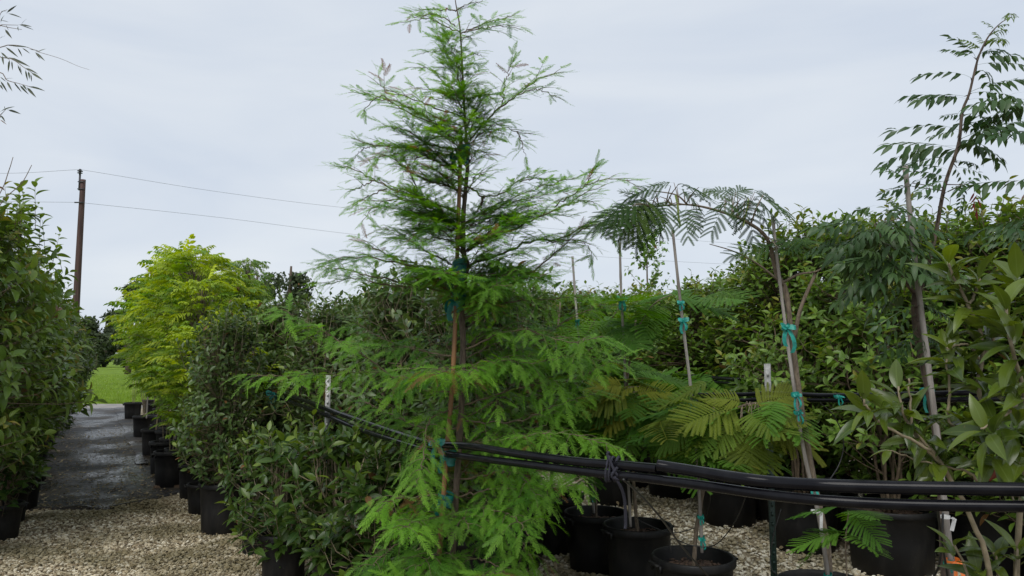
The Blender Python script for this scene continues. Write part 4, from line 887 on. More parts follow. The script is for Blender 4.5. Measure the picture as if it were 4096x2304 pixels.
# ------------------------------------------------------------------ pots of hedge-side big shrubs (front ones at right)
bv = [shrub_geo(230+s, 0.95, 2.0, 0.5, 150, L_MID, 0.105, 8, 8, 0.5, pyoung=0.1, inner=0.45, up=0.4, prof=lambda t: 0.8+0.2*t) for s in range(2)]
for k, (px, Y, lab, pot) in enumerate([(2240, 5.45, 'leafy shrub in the largest black pot at bottom right', (0.5, 0.3, 0.265)), (2018, 6.1, 'leafy shrub in the large black pot behind the green steel post', (0.5, 0.28, 0.245))]):
    o = make_shrub('leafy_shrub', lab, 'shrub', 'leafy shrubs in large pots at right', bv[k], 'hedge', 'twig', pot, 20+k); place(o, atg(px, Y), Y, k*2.0, (1, 1, .9))

# ------------------------------------------------------------------ big-leaved shrub in the right foreground
b0 = np.array([atg(2520, 2.45), 2.45, 0.0]); t = thing('large_leaved_shrub', 'large-leaved glossy shrub filling the right edge behind the pipe', 'shrub', b0); g = np.random.default_rng(404)
add_pot(t, 0.36, 0.18, 0.15, 30)
st, lv_ = M(), M()
def S6(x, y, Y=2.45): return Z('b6', x, y, Y)
def S4(x, y, Y=2.45): return Z('r4', x, y, Y)
stems = [([b0+[0, 0, .28], D(2490, 1449, 2.45), D(2440, 1300, 2.45), S6(1060, 720), S6(930, 570), S6(830, 420), S6(790, 240)], .010, .0035),
         ([S6(1060, 720), S6(900, 560), S6(870, 400), S6(860, 180)], .006, .003), ([S6(1000, 640, 2.4), S6(700, 480, 2.35), S6(590, 370, 2.3), S6(560, 300, 2.3)], .005, .003),
         ([b0+[0.03, 0, .28], D(2560, 1350, 2.5), S6(1600, 740), S6(1400, 480), S6(1310, 260), S4(1650, 1340), S4(1640, 1150), S4(1570, 1000), S4(1480, 830), S4(1435, 730)], .010, .004),
         ([S4(1570, 1000), S4(1620, 900), S4(1640, 830)], .005, .003), ([S4(1660, 1340), S4(1740, 1180), S4(1750, 1000), S4(1830, 880)], .006, .003), ([S6(1400, 480), S6(1130, 480), S6(1120, 250), S6(1100, 60)], .006, .003),
         ([S6(1310, 850), S6(1200, 770), S6(1000, 730), S6(720, 640)], .005, .002), ([S6(1600, 740), S6(1450, 640), S6(1260, 560), S6(1220, 480)], .006, .003), ([S4(1640, 1350), S4(1560, 1250), S4(1430, 1280)], .005, .003),
         ([b0+[0.05, 0, .28], D(2600, 1300, 2.35), D(2576, 1000, 2.3), D(2540, 850, 2.25), D(2530, 760, 2.25)], .009, .004), ([D(2576, 1000, 2.3), D(2520, 1050, 2.2), D(2470, 1080, 2.2)], .005, .003)]
for p_, a_, b_ in stems:
    c = curve(p_, 22)+g.normal(0, .002, (22, 3)); st.tube(c, np.linspace(a_, b_, 22), 7)
def whorl(p, d, n=7, L=.125, spread=60, yg=.15, sd=None):
    d = nrm(d); e1 = nrm(np.cross(d, [.3, .9, .1])); e2 = np.cross(d, e1); ph = g.uniform(0, 6)
    for k in range(n):
        f = ph+k*2.4; th = R(spread+g.uniform(-22, 18)-28*(k > n-3)); s_ = math.cos(f)*e1+math.sin(f)*e2
        ld = d*math.cos(th)+s_*math.sin(th); nn = d*.6-0.2*s_+g.normal(0, .35, 3)+[0, -.05, .7]
        lv_.inst((L_HI, L_HI2)[g.integers(0, 2)], p-d*.012*(n-k)*.8, ld, nn, L*g.uniform(.75, 1.12), g.random(1), min(1, yg*g.random()*2+(.2 if k > n-3 else 0)))
W = [(S4(1435, 725), (-.1, 0, 1), 8, .15), (S4(1640, 825), (0.1, 0, 1), 8, .145), (S4(1480, 860), (-.6, 0, .5), 5, .12), (S4(1830, 880), (.3, 0, 1), 7, .14), (S4(1570, 1010), (-.6, -.2, .4), 6, .13), (S4(1740, 1000), (.1, -.2, .9), 7, .14), (S4(1640, 1150), (-.7, -.2, .5), 7, .13),
     (S4(1430, 1270), (-.7, -.2, .6), 8, .12), (S4(1740, 1180), (.4, -.3, .6), 7, .14), (S6(1100, 70), (-.4, -.1, .8), 8, .125), (S6(1260, 100), (-.2, -.2, .9), 7, .135), (S6(1310, 260), (-.5, -.3, .5), 7, .14), (S6(560, 320, 2.3), (-.3, -.1, .9), 7, .12), (S6(620, 380, 2.3), (-.8, -.1, .1), 7, .115), (S6(790, 250), (-.1, -.1, 1), 6, .12),
     (S6(820, 400), (-.5, -.2, .4), 7, .125), (S6(870, 420), (.3, -.3, .5), 6, .12), (S6(920, 560), (-.6, -.3, .1), 7, .125), (S6(1130, 480), (0, -.3, .5), 6, .13), (S6(1220, 480), (-.2, -.3, .6), 7, .13), (S6(1400, 480), (.1, -.4, .6), 8, .14), (S6(1450, 640), (-.1, -.5, .3), 6, .14), (S6(1500, 200), (.1, -.3, .8), 8, .14), (S6(1050, 720), (-.3, -.4, .2), 6, .12),
     (S6(720, 640), (-.9, -.1, .1), 2, .1), (S6(1010, 740), (-.2, -.4, -.5), 5, .12), (D(2530, 770, 2.25), (-.1, 0, 1), 8, .14), (D(2540, 850, 2.25), (-.4, -.2, .6), 8, .14), (D(2470, 1080, 2.2), (-.6, -.2, .3), 8, .13), (D(2550, 960, 2.25), (-.3, -.3, .6), 8, .14), (D(2560, 1060, 2.25), (-.2, -.5, .5), 8, .14),
     (D(2560, 700, 2.4), (0, 0, 1), 8, .14), (D(2500, 1150, 2.3), (-.3, -.5, .2), 7, .13), (D(2570, 1160, 2.3), (-.2, -.5, .4), 7, .14), (D(2400, 1370, 2.5), (0, -.1, .9), 6, .11), (D(2500, 1390, 2.5), (-.1, -.1, 1), 6, .12), (D(2560, 1380, 2.45), (0, -.1, 1), 6, .12), (D(2460, 1440, 2.5), (-.4, -.1, .8), 6, .12)]
st.tube(curve([b0+[0, 0, .3], D(2440, 1470, 2.5), D(2400, 1370, 2.5)], 8), .004, 5); st.tube(curve([b0+[0, 0, .3], D(2510, 1450, 2.5), D(2500, 1390, 2.5)], 8), .004, 5); st.tube(curve([b0+[0, 0, .3], D(2560, 1380, 2.45)], 8), .004, 5)
for p, d, n, L in W: whorl(p, np.array(d, float), n, L)
MT['magnolia'] = leafmat('large_glossy_leaf', (0.025, 0.050, 0.008), (0.052, 0.085, 0.011), (0.164, 0.221, 0.025), 0.26, 0.25, vein=0.25, back=0.15, spec=0.45, spots=True)
dl = M(); q0 = D(2512, 1150, 2.6)
for k in range(6): dl.inst(L_WIDE, q0+g.normal(0, .008, 3), [[g.normal(0, .45), g.normal(0, .3), -1]], [[g.normal(0, .4), -1, .2]], .085*g.uniform(.8, 1.2), g.random(1))
st.tube(curve([D(2560, 1290, 2.5), D(2530, 1200, 2.56), q0], 8), .003, 5)
dl.build('dead_leaves', MT['rust'], t, b0)
lv_.build('foliage', MT['magnolia'], t, b0); st.build('stems', MT['twig_pale'], t, b0)

# ------------------------------------------------------------------ small birch and crape myrtle tops behind the hedge
def wispy(px, Y, ztop, wid, label, seed, n, ls, matn, cat='tree'):
    g = np.random.default_rng(seed); b = np.array([atg(px, Y), Y, 0]); t = thing('birch_sapling' if matn != 'far' else 'wispy_tree', label, cat, b); tr, cr = M(), M()
    c = curve([(0, 0, 0), (.05, 0, ztop*.4), (-.03, 0, ztop*.75), (0, 0, ztop)], 20); tr.tube(c, np.linspace(.03, .004, 20), 6)
    for k in range(34):
        q = g.integers(9, 19); a = g.uniform(0, 6.28); L = wid*g.uniform(.4, 1)*(1.25-q/20); e = c[q]+[L*math.cos(a), L*math.sin(a), L*1.0]; bc = curve([c[q], (c[q]+e)/2+[0, 0, -.03], e], 8); tr.tube(bc, np.linspace(.005, .0015, 8), 4)
        m_ = n//34; p = bc[g.integers(2, 8, m_)]+g.normal(0, .03, (m_, 3)); cr.inst(L_LO, p, nrm(g.normal(size=(m_, 3))+[0, 0, -.6]), g.normal(size=(m_, 3)), ls*g.uniform(.6, 1.2, m_), g.random(m_), .2)
    tr.build('trunk', MT['twig'], t); cr.build('crown', MT[matn], t)
wispy(1640, 11.5, CAMZ+(900-562)*K/FP*11.5, .62, 'thin airy birch sapling rising above the hedge', 501, 1000, .075, 'mid')
wispy(2500, 8.5, CAMZ+(900-580)*K/FP*8.5, .5, 'faint feathery treetop above the hedge near the right edge', 502, 700, .03, 'far')

# ------------------------------------------------------------------ bamboo reaching in at top left
b0 = np.array([-3.72, 4.4, 0.0]); t = thing('bamboo', 'narrow dark willow-like leaves reaching in at the top left corner', 'bamboo', b0); g = np.random.default_rng(606)
st, lv_ = M(), M(); add_pot(t, 0.42, .22, .19, 4)
culms = [curve([b0+[0, 0, .35], b0+[.05, 0, 1.6], b0+[0.12, 0, 3.0], b0+[.3, 0, 4.2]], 30), curve([b0+[-.06, .04, .35], b0+[-.1, 0, 1.8], b0+[-.05, 0, 3.4]], 30)]
for c in culms: st.tube(c, np.linspace(.012, .006, 30), 7)
YB = 4.4
brs = [[(-60, 330), (0, 120), (60, 80)], [(-60, 200), (20, 205), (150, 208)], [(-120, 370), (80, 372), (200, 385), (330, 430)], [(-80, 420), (100, 490), (200, 560), (270, 605)], [(-60, 600), (60, 665), (150, 690), (260, 720)], [(-60, 960), (0, 950), (50, 905)], [(-60, 180), (40, 220), (180, 245)]]
lvl = [((50, 110), (140, 38)), ((60, 110), (178, 138)), ((0, 95), (50, 88)), ((5, 190), (28, 115)), ((0, 170), (70, 175)), ((50, 205), (68, 250)), ((40, 240), (90, 310)), ((175, 205), (212, 150)), ((150, 205), (258, 212)), ((175, 212), (282, 242)), ((150, 215), (145, 250)), ((0, 320), (35, 288)), ((50, 375), (160, 380)), ((110, 385), (230, 380)), ((145, 395), (185, 465)), ((40, 385), (150, 470)), ((240, 408), (330, 418)), ((310, 430), (380, 398)), ((290, 430), (368, 498)), ((290, 432), (335, 488)), ((180, 395), (250, 440)),
       ((60, 470), (245, 543)), ((5, 430), (70, 490)), ((80, 490), (65, 595)), ((98, 500), (102, 580)), ((20, 460), (25, 530)), ((145, 530), (182, 630)), ((165, 540), (175, 600)), ((205, 560), (312, 605)), ((210, 575), (228, 670)), ((235, 590), (245, 645)), ((255, 600), (350, 655)), ((255, 610), (262, 680)),
       ((0, 635), (50, 675)), ((30, 655), (112, 640)), ((55, 670), (97, 750)), ((120, 680), (140, 715)), ((0, 665), (62, 760)), ((110, 680), (185, 765)), ((185, 700), (220, 738)), ((225, 715), (368, 738)), ((220, 720), (290, 798)), ((160, 700), (230, 780)), ((0, 700), (20, 735)),
       ((0, 925), (110, 870)), ((60, 908), (165, 935)), ((40, 900), (35, 875)), ((12, 955), (25, 920)), ((0, 950), (45, 1000)), ((0, 990), (55, 1028))]
for b in brs: st.tube(curve([culms[0][20 if b[0][1] > 500 else 25]]+[Z('rl', *q, YB) for q in b], 18), np.linspace(.004, .0012, 18), 5)
st.tube(curve([Z('rl', 300, 425, YB), Z('rl', 500, 485, YB), Z('rl', 640, 545, YB), Z('rl', 740, 578, YB)], 14), np.linspace(.0015, .0007, 14), 4)
for a, b in lvl:
    p, q = Z('rl', *a, YB), Z('rl', *b, YB+g.uniform(-.05, .05)); lv_.inst(L_BAM, p, q-p, [[g.normal(0, .7), -1, .6]], np.linalg.norm(q-p)*1.0, g.random(1), 0)
for i in range(220):
    c = culms[i % 2]; p = c[g.integers(14, 30)]+g.normal(0, .12, 3)-[.25, 0, 0]; lv_.inst(L_BAM, p, [g.normal(), g.normal(), -.4], g.normal(size=(1, 3)), .12, g.random(1), 0)
for q0, q1, q2 in (((0, 485), (22, 430), (33, 395)), ((15, 495), (55, 460), (80, 415))):
    st.tube(curve([culms[1][20], D(-60, 560, 4.6), D(*q0, 4.6), D(*q1, 4.6), D(*q2, 4.6)], 20), np.linspace(.004, .002, 20), 5)
st.build('stems', MT['bark_grey'], t, b0); lv_.build('foliage', MT['bamboo_leaf'], t, b0)

# ------------------------------------------------------------------ the bald cypress
YC = 3.6; b0 = np.array([atg(1108, YC), YC, 0.0]); g = np.random.default_rng(808)
t = thing('bald_cypress', 'tall bright green feathery cypress in the centre, tied to an orange-brown cane', 'tree', b0)
add_pot(t, 0.40, 0.22, 0.18, 31)
tr, br, cr = M(), M(), M()
trunk = curve([b0+[0.03, 0, .32], D(1135, 1449, YC), D(1150, 1200, YC), D(1162, 1000, YC), D(1165, 860, YC), D(1160, 760, YC), D(1170, 695, YC), D(1176, 665, YC), D(1167, 640, YC), D(1165, 560, YC), D(1171, 480, YC), D(1177, 405, YC), D(1173, 350, YC), D(1168, 270, YC), D(1162, 150, YC), D(1157, 70, YC), D(1146, 5, YC), D(1143, -30, YC)], 90)
tr.tube(trunk, np.concatenate([np.linspace(.0165, .013, 45), np.linspace(.0128, .0065, 22), np.linspace(.0063, .0013, 23)])*(1+.04*g.normal(size=90)), 9)
zt = trunk[:, 2]
def trunk_at(z): return trunk[np.argmin(np.abs(zt-z))]
fr_p, fr_d, fr_n, fr_s, fr_y = [], [], [], [], []
HI = [0.0]; fr_r = []; CUR = [0.5]
def frond(p, d, n, s, y=0.0): fr_r.append(np.clip(CUR[0]+g.normal(0, .16), 0, 1)); fr_p.append(p); fr_d.append(d); fr_n.append(n); fr_s.append(s); fr_y.append(y)
def twigline(c, r0, fl=.078, dens=1.0, y=0.1, start=.1, plane=None):
    """fronds alternate both sides of a twig curve"""
    L = np.linalg.norm(np.diff(c, axis=0), axis=1).sum(); fl = fl*(1+.5*(1-HI[0])); n = max(2, int(L/(.015+.008*(1-HI[0]))*dens)); T = nrm(np.gradient(c, axis=0))
    upv = np.array([g.normal(0, .25), g.normal(0, .25)-.25, 1.0]) if plane is None else plane
    for k in range(n):
        f = start+(1-start)*k/(n-1); i = f*(len(c)-1); j = min(int(i), len(c)-2); p = c[j]*(1-(i-j))+c[j+1]*(i-j); tg = T[j]
        side = nrm(np.cross(tg, upv))*(1 if k % 2 else -1); an = R(58-20*f+g.uniform(-14, 14))
        d = tg*math.cos(an)+side*math.sin(an)+np.array([0, 0, -.22*(1-HI[0])-.02+g.uniform(-.25, .25)])
        frond(p, d, upv+g.normal(0, .2, 3), fl*g.uniform(.7, 1.15)*(1.0-.35*f**3), y*g.random()+.25*(f > .8))
    frond(c[-1], T[-1]+[0, 0, -.1], upv, fl*.9, y+.3)
def branch(pts, r0=.007, dens=1.0, sub=1.0, sl=.20, fl=.078, dr=.15):
    CUR[0] = g.uniform(.1, .9); hi_ = np.clip((pts[0][2]-1.6)/.5, 0, 1); dens = dens*(1-.2*hi_); dr = dr*(1-hi_)-.06*hi_; HI[0] = hi_
    c = curve(pts, 26)+np.vstack([[0, 0, 0], g.normal(0, .0035, (25, 3))]); L = np.linalg.norm(np.diff(c, axis=0), axis=1).sum()
    tr_ = np.linspace(r0*.72, .0011, 26); br.tube(c, tr_, 6); T = nrm(np.gradient(c, axis=0))
    n = max(2, int(L/.042*sub*(.84+.16*hi_)))
    for k in range(n):
        f = .12+.86*(k+g.uniform(-.3, .3))/n; j = int(np.clip(f*25, 1, 24)); tg = T[j]
        hs = nrm(np.cross(tg, [0, -.25, 1]))*(1 if k % 2 else -1); an = R(48+g.uniform(-15, 15)); ln = sl*g.uniform(.45, 1.15)*(1.05-.62*f)*min(1, L/.5+.25)
        d = nrm(tg*math.cos(an)+hs*math.sin(an)+np.array([g.normal(0, .12), g.normal(0, .12), g.uniform(-.1, .25)]))
        e = c[j]+d*ln; m_ = (c[j]+e)/2+[0, 0, ln*.06]; e = e+[0, 0, -dr*ln]
        sc_ = curve([c[j], m_, e], 8); br.tube(sc_, np.linspace(.0017, .0007, 8), 4, cap=False); twigline(sc_, .002, fl, dens)
    twigline(c[12:], .002, fl, dens*.8, start=.0)
def BR(r, pts, dy=0.0, **k):
    n = len(pts); branch([Z(r, x, y, YC+dy*(i/(n-1))) for i, (x, y) in enumerate(pts)], **k)
def BD(pts, dy=0.0, **k):
    n = len(pts); branch([D(x, y, YC+dy*(i/(n-1))) for i, (x, y) in enumerate(pts)], **k)
lt = dict(dens=.75, sub=.85, r0=.0045)
BR('r1', [(1035, 215), (900, 150), (820, 118), (640, 150)], .1, sl=.12, **lt); BR('r1', [(1000, 170), (880, 90), (760, 110), (700, 95)], -.1, sl=.1, **lt)
BR('r1', [(1035, 215), (1150, 165), (1260, 130), (1385, 95)], .1, sl=.14, **lt); BR('r1', [(1040, 212), (1180, 180), (1290, 168), (1420, 185)], -.15, sl=.17, **lt)
BR('r1', [(1000, 66), (880, 60), (740, 64)], .05, sl=.1, **lt); BR('r1', [(1000, 75), (1060, 35), (1190, 2)], 0, sl=.1, **lt)
for x, y in ((880, 235), (890, 265), (1180, 365), (1160, 425), (920, 330), (770, 345), (920, 380), (1120, 490), (900, 440), (1180, 545), (1110, 250)):
    BR('r1', [(1040+y*.03, y+8), ((1045+x)/2, y-14), (x, y)], g.uniform(-.12, .12), sl=.07, dens=.8, sub=.7, r0=.002)
BR('r1', [(1055, 600), (985, 440), (925, 300), (892, 212)], -.1, sl=.11, **lt); BR('r1', [(1055, 625), (950, 560), (850, 450), (715, 430)], .1, sl=.13, **lt); BR('r1', [(1058, 640), (900, 590), (730, 555)], -.1, sl=.10, **lt)
BR('r1', [(1050, 865), (900, 812), (720, 735), (600, 668), (480, 625), (310, 592)], .2, sl=.2, dens=.85, sub=.9, r0=.0065); BR('r1', [(600, 668), (520, 620), (430, 690), (400, 740)], .0, sl=.1, **lt)
BR('r1', [(1055, 760), (860, 690), (740, 640), (640, 605), (550, 580), (500, 490)], -.2, sl=.17, r0=.005, dens=.8); BR('r1', [(1060, 700), (960, 620), (880, 640), (830, 610)], .1, sl=.1, **lt)
BR('r1', [(1090, 900), (1200, 780), (1300, 682), (1400, 610), (1530, 512), (1705, 468)], -.15, sl=.2, dens=.9, r0=.008); BR('r1', [(1300, 665), (1330, 500), (1362, 400)], 0, sl=.13, **lt); BR('r1', [(1390, 612), (1520, 575), (1600, 600), (1702, 648)], .1, sl=.14, **lt)
BR('r1', [(1085, 740), (1200, 770), (1300, 810), (1400, 850), (1500, 862)], .25, sl=.14, **lt); BR('r1', [(1400, 850), (1430, 920), (1448, 1000)], .0, sl=.06, **lt); BR('r1', [(1075, 650), (1180, 600), (1240, 640)], -.2, sl=.15, **lt)
BR('r1', [(1060, 1010), (850, 985), (700, 955), (500, 940), (330, 892)], .2, sl=.19, dens=.9); BR('r1', [(520, 940), (420, 955), (340, 1025)], .1, sl=.1, **lt)
BR('r1', [(1055, 965), (850, 935), (700, 850), (525, 800)], -.2, sl=.19); BR('r1', [(1060, 900), (900, 880), (800, 920), (640, 990), (500, 1010)], -.25, sl=.18)
BR('r1', [(1060, 1230), (870, 1170), (720, 1110), (560, 1000), (450, 1075)], -.1, sl=.2, r0=.007); BR('r1', [(1055, 1090), (930, 1060), (800, 1010), (720, 1050), (650, 1110)], -.3, sl=.18)
BR('r1', [(1000, 1365), (800, 1282), (600, 1220), (450, 1142), (340, 1085), (245, 1068)], .2, sl=.2, dens=.85, r0=.007); BR('r1', [(480, 1160), (400, 1200), (305, 1232)], .1, sl=.12, **lt); BR('r1', [(560, 1215), (440, 1260), (340, 1330)], 0, sl=.12, **lt)
BR('r1', [(1010, 1355), (850, 1312), (620, 1285), (500, 1320), (395, 1435)], -.2, sl=.2, r0=.006); BR('r1', [(900, 1430), (780, 1300), (720, 1130), (660, 1050)], -.15, sl=.12)
BR('r1', [(1065, 1190), (1120, 1225), (1185, 1265), (1290, 1248), (1400, 1170), (1540, 1125)], -.1, sl=.2, r0=.008); BR('r1', [(1185, 1265), (1150, 1350), (1110, 1400)], 0, sl=.05, r0=.01); BR('r1', [(1400, 1170), (1520, 1150), (1665, 1162)], .1, sl=.12, **lt)
BR('r2', [(1210, 722), (1350, 655), (1550, 570), (1800, 455), (2230, 240)], -.2, sl=.24, r0=.0115); BR('r3', [(350, 370), (450, 300), (560, 225), (750, 182), (905, 245)], -.1, sl=.2, dens=.9, r0=.005); BR('r3', [(560, 225), (590, 150), (612, 95)], 0, sl=.07, **lt); BR('r3', [(350, 385), (500, 330), (630, 345)], .1, sl=.16)
BR('r2', [(1232, 835), (1480, 742), (1700, 652), (1900, 640), (2200, 480), (2520, 400)], .15, sl=.24, r0=.010); BR('r3', [(300, 600), (430, 580), (560, 620), (600, 750)], .1, sl=.14, **lt); BR('r3', [(500, 530), (620, 480), (740, 580)], -.1, sl=.12, **lt)
BR('r2', [(1205, 1130), (1450, 1020), (1700, 870), (1900, 700), (2050, 560)], .1, sl=.24, r0=.010); BR('r2', [(1215, 980), (1400, 900), (1600, 930), (1800, 900)], -.3, sl=.22); BR('r2', [(1210, 620), (1300, 590), (1450, 500), (1600, 400), (1750, 300)], .3, sl=.2)
BR('r2', [(1180, 885), (1050, 802), (880, 712), (700, 592), (570, 560)], .1, sl=.18, dens=.9); BR('r2', [(1155, 950), (950, 862), (740, 800), (560, 722), (470, 680)], -.1, sl=.2, r0=.007)
BR('r2', [(1180, 960), (1000, 902), (600, 790), (400, 782), (205, 800)], -.3, sl=.22, r0=.008, dens=.95); BR('r2', [(1100, 1050), (800, 972), (500, 905), (300, 862), (120, 840)], .1, sl=.2, r0=.007, dens=.9); BR('r2', [(900, 1000), (600, 970), (380, 930), (170, 985)], .2, sl=.16, dens=.9)
BR('r2', [(1180, 590), (1000, 560), (850, 600), (740, 700)], -.3, sl=.18); BR('r2', [(1190, 700), (1060, 650), (940, 640), (880, 690)], -.25, sl=.16); BR('r2', [(1190, 300), (1050, 260), (930, 230), (850, 150)], -.2, sl=.16)
# lower skirt
BD([(1165, 985), (1060, 980), (1001, 957), (936, 909), (871, 865), (806, 830), (735, 795), (690, 790)], -.35, sl=.2, r0=.007, dens=.95)
BD([(1160, 940), (1100, 925), (950, 935), (830, 940), (740, 945), (620, 940)], -.2, sl=.15, r0=.006, dens=.9)
BD([(1160, 1080), (1060, 1075), (980, 1040), (900, 1000)], .35, sl=.2); BD([(1160, 1020), (1080, 1060), (1065, 1150), (1050, 1220)], -.5, sl=.10); BD([(1155, 900), (1050, 880), (960, 850), (880, 800)], .3, sl=.22)
BD([(1170, 960), (1320, 870), (1440, 800), (1520, 760)], .1, sl=.22, r0=.008); BD([(1165, 940), (1300, 920), (1420, 900), (1520, 905)], -.3, sl=.2); BD([(1165, 1060), (1290, 1060), (1400, 1020), (1500, 990)], -.2, sl=.22); BD([(1165, 1020), (1330, 970), (1450, 950), (1560, 900)], -.2, sl=.2)
BD([(1165, 1120), (1300, 1100), (1420, 1090), (1560, 1128)], -.45, sl=.2); BD([(1165, 880), (1300, 830), (1420, 860), (1500, 850)], -.4, sl=.22); BD([(1165, 800), (1290, 760), (1420, 750), (1500, 740)], -.2, sl=.22); BD([(1165, 1100), (1260, 1140), (1330, 1220), (1350, 1260)], -.3, sl=.2)
BD([(1150, 1240), (1050, 1250), (980, 1260), (950, 1290)], -.35, sl=.18); BD([(1150, 1250), (1240, 1230), (1340, 1230), (1450, 1220)], -.25, sl=.2); BD([(1150, 1210), (1250, 1190), (1370, 1185), (1460, 1180)], -.2, sl=.2); BD([(1140, 1340), (1040, 1350), (960, 1400), (930, 1440)], -.3, sl=.2)
BD([(1140, 1330), (1240, 1330), (1320, 1370), (1350, 1440)], -.2, sl=.22); BD([(1145, 1300), (1060, 1310), (1000, 1330)], -.5, sl=.18); BD([(1145, 1290), (1220, 1280), (1290, 1300), (1330, 1350)], -.5, sl=.2); BD([(1135, 1400), (1220, 1410), (1290, 1450)], -.4, sl=.2); BD([(1135, 1430), (1060, 1440), (980, 1480)], -.3, sl=.2)
BD([(1130, 1500), (1060, 1480), (1000, 1460)], -.5, sl=.2); BD([(1130, 1520), (1200, 1460), (1260, 1440)], -.5, sl=.2)
for k in range(64):      # all round, mostly towards and away from the camera
    z = 0.55+2.1*(k/64)+g.uniform(-.03, .03); p = trunk_at(z); a = g.choice([-1, 1])*math.pi/2+g.uniform(-1.2, 1.2)*(1 if z > 1.1 else .65)
    L = g.uniform(.4, .75)*(1.12-.3*z)*(1 if z > 1.1 else .8); d = np.array([math.cos(a), math.sin(a), .35]); e = p+d*L+[0, 0, -.05*L-.04]
    if (z > 1.45 and k % 2) or (.8 < z < 1.32 and math.sin(a) < 0) or (z <= .8 and k % 3 == 0): continue
    branch([p, p+d*L*.5+[0, 0, .02], e], r0=.005, sl=.2, dens=.95)
CL = [('r1', 960, 700), ('r1', 1180, 740), ('r1', 1240, 820), ('r1', 900, 980), ('r1', 700, 1050), ('r1', 800, 1150), ('r1', 720, 1340), ('r1', 1460, 1330), ('r1', 1680, 1290), ('r1', 640, 1330), ('r2', 1000, 600), ('r2', 1620, 600), ('r2', 1420, 760), ('r2', 800, 430),
      ('r1', 1020, 500), ('r2', 1050, 1000), ('r2', 820, 960), ('r2', 1350, 1000), ('r2', 1600, 980), ('r1', 640, 860), ('r2', 1700, 800)]
for rg, x, y in CL:
    q = Z(rg, x, y, YC); tz = trunk_at(q[2]-.1)
    for k in range(3):
        e = q+np.array([g.normal(0, .05), -g.uniform(.05, .3)*(1 if k else -1), g.normal(.02, .05)])
        branch([tz, (tz+e)/2+[0, 0, .03], e], r0=.004, sl=.14, dens=1.5)
fr_p, fr_d, fr_n, fr_s, fr_y = map(np.array, (fr_p, fr_d, fr_n, fr_s, fr_y))
kk = g.integers(0, 4, len(fr_p)); hiz = fr_p[:, 2] > 1.85
for q in range(4):
    for FF, hm in ((FR, ~hiz), (FRH, hiz)):
        s_ = (kk == q) & hm; cr.inst(FF[q], fr_p[s_], fr_d[s_], fr_n[s_], fr_s[s_], np.array(fr_r)[s_], np.clip(fr_y[s_], 0, 1))
print('fronds', len(fr_p))
tr.build('trunk', MT['bark'], t, b0); br.build('branches', MT['twig'], t, b0); cr.build('crown', MT['cypress'], t, b0)
stake('orange-brown cane bound to the cypress trunk with dark green tape', [D(1096, 1520, 3.52), D(1105, 1400, 3.52), D(1120, 1190, 3.53), D(1139, 950, 3.54), D(1147, 760, 3.54), D(1151, 620, 3.54), D(1160, 345, 3.56)], .0125, .0095, [(.27, .07), (.365, .07), (.66, .10), (.78, .10), (.985, .08)], matn='stake_tan', name='cane_stake', tiem='dark_tie', wrap=True)

# ------------------------------------------------------------------ pipes
def yof(x): return float(np.interp(x, [655, 820, 1000, 1100, 1180, 1300, 1450, 1655, 1850, 2100, 2576, 2800], [7.6, 5.3, 4.1, 3.6, 3.35, 3.05, 2.8, 2.52, 2.3, 2.14, 2.0, 1.95]))
def pipe(label, pts, r, group=None, name='water_pipe', hollow=False, n=90, yf=yof, mt='pipe', cat='pipe'):
    c = curve([D(x, y, (yf(x) if len(q) == 0 else q[0])) for x, y, *q in pts], n); m = M()
    m.tube(c, r, 16, cap=not hollow)
    if hollow: m.tube(c[:], r*.8, 16, cap=False)
    return tag(m.build(name, MT[mt]), label, cat, group)
G1 = 'sagging black pipes in front'
pipe('upper front black pipe ending in an open cut end beside the rope knot', [(655, 975), (700, 990), (760, 1005), (820, 1028), (900, 1056), (1000, 1090), (1090, 1116), (1180, 1122), (1300, 1141), (1450, 1161), (1560, 1170), (1655, 1179)], .0165, G1, hollow=True)
pipe('lower front black pipe running the whole width below the others', [(655, 986), (740, 1014), (820, 1044), (900, 1078), (1000, 1110), (1090, 1136), (1180, 1150), (1300, 1165), (1450, 1184), (1540, 1194), (1650, 1206), (1800, 1226), (1950, 1247), (2100, 1261), (2300, 1270), (2576, 1274), (2800, 1276)], .0155, G1)
pipe('thick front black pipe starting beside the cut end and leaving at right', [(1655, 1171, 2.5), (1700, 1178), (1750, 1186), (1850, 1202), (1950, 1214), (2100, 1222), (2300, 1227), (2576, 1231), (2800, 1232)], .0185, G1, hollow=True)
G2 = 'thin black pipes tied to the silk tree row'
y2 = lambda x: float(np.interp(x, [1250, 1400, 1547, 1740, 1930, 2000, 2100, 2350, 2600, 2800], [7.0, 6.2, 5.5, 4.6, 4.2, 3.93, 3.7, 3.25, 2.95, 2.8]))
pipe('upper thin pipe tied along the silk tree row behind the leaning stake', [(1250, 955), (1340, 972), (1400, 984), (1547, 995), (1700, 993), (1850, 993), (1930, 989), (2000, 992), (2107, 995), (2350, 990), (2600, 985), (2800, 985)], .0115, G2, yf=y2)
pipe('lower thin pipe just under the tied one in the silk tree row', [(1250, 962), (1340, 982), (1400, 996), (1547, 1012), (1700, 1012), (1850, 1008), (1930, 1004), (2000, 1006), (2107, 1007), (2350, 1006), (2600, 1002), (2800, 1002)], .011, G2, yf=y2)
pipe('thin pipe deep in the hedge behind the ferny leaves', [(1530, 905, 8.6), (1610, 932, 8.0), (1700, 942, 7.4), (1790, 950, 6.9), (1860, 955, 6.4)], .018, 'thin pipes along the hedge')
pipe('second thin pipe deep in the hedge just under the first', [(1530, 915, 8.6), (1610, 940, 8.0), (1700, 950, 7.4), (1790, 960, 6.9), (1860, 966, 6.4)], .014, 'thin pipes along the hedge')
GT = 'thin drip tubes'
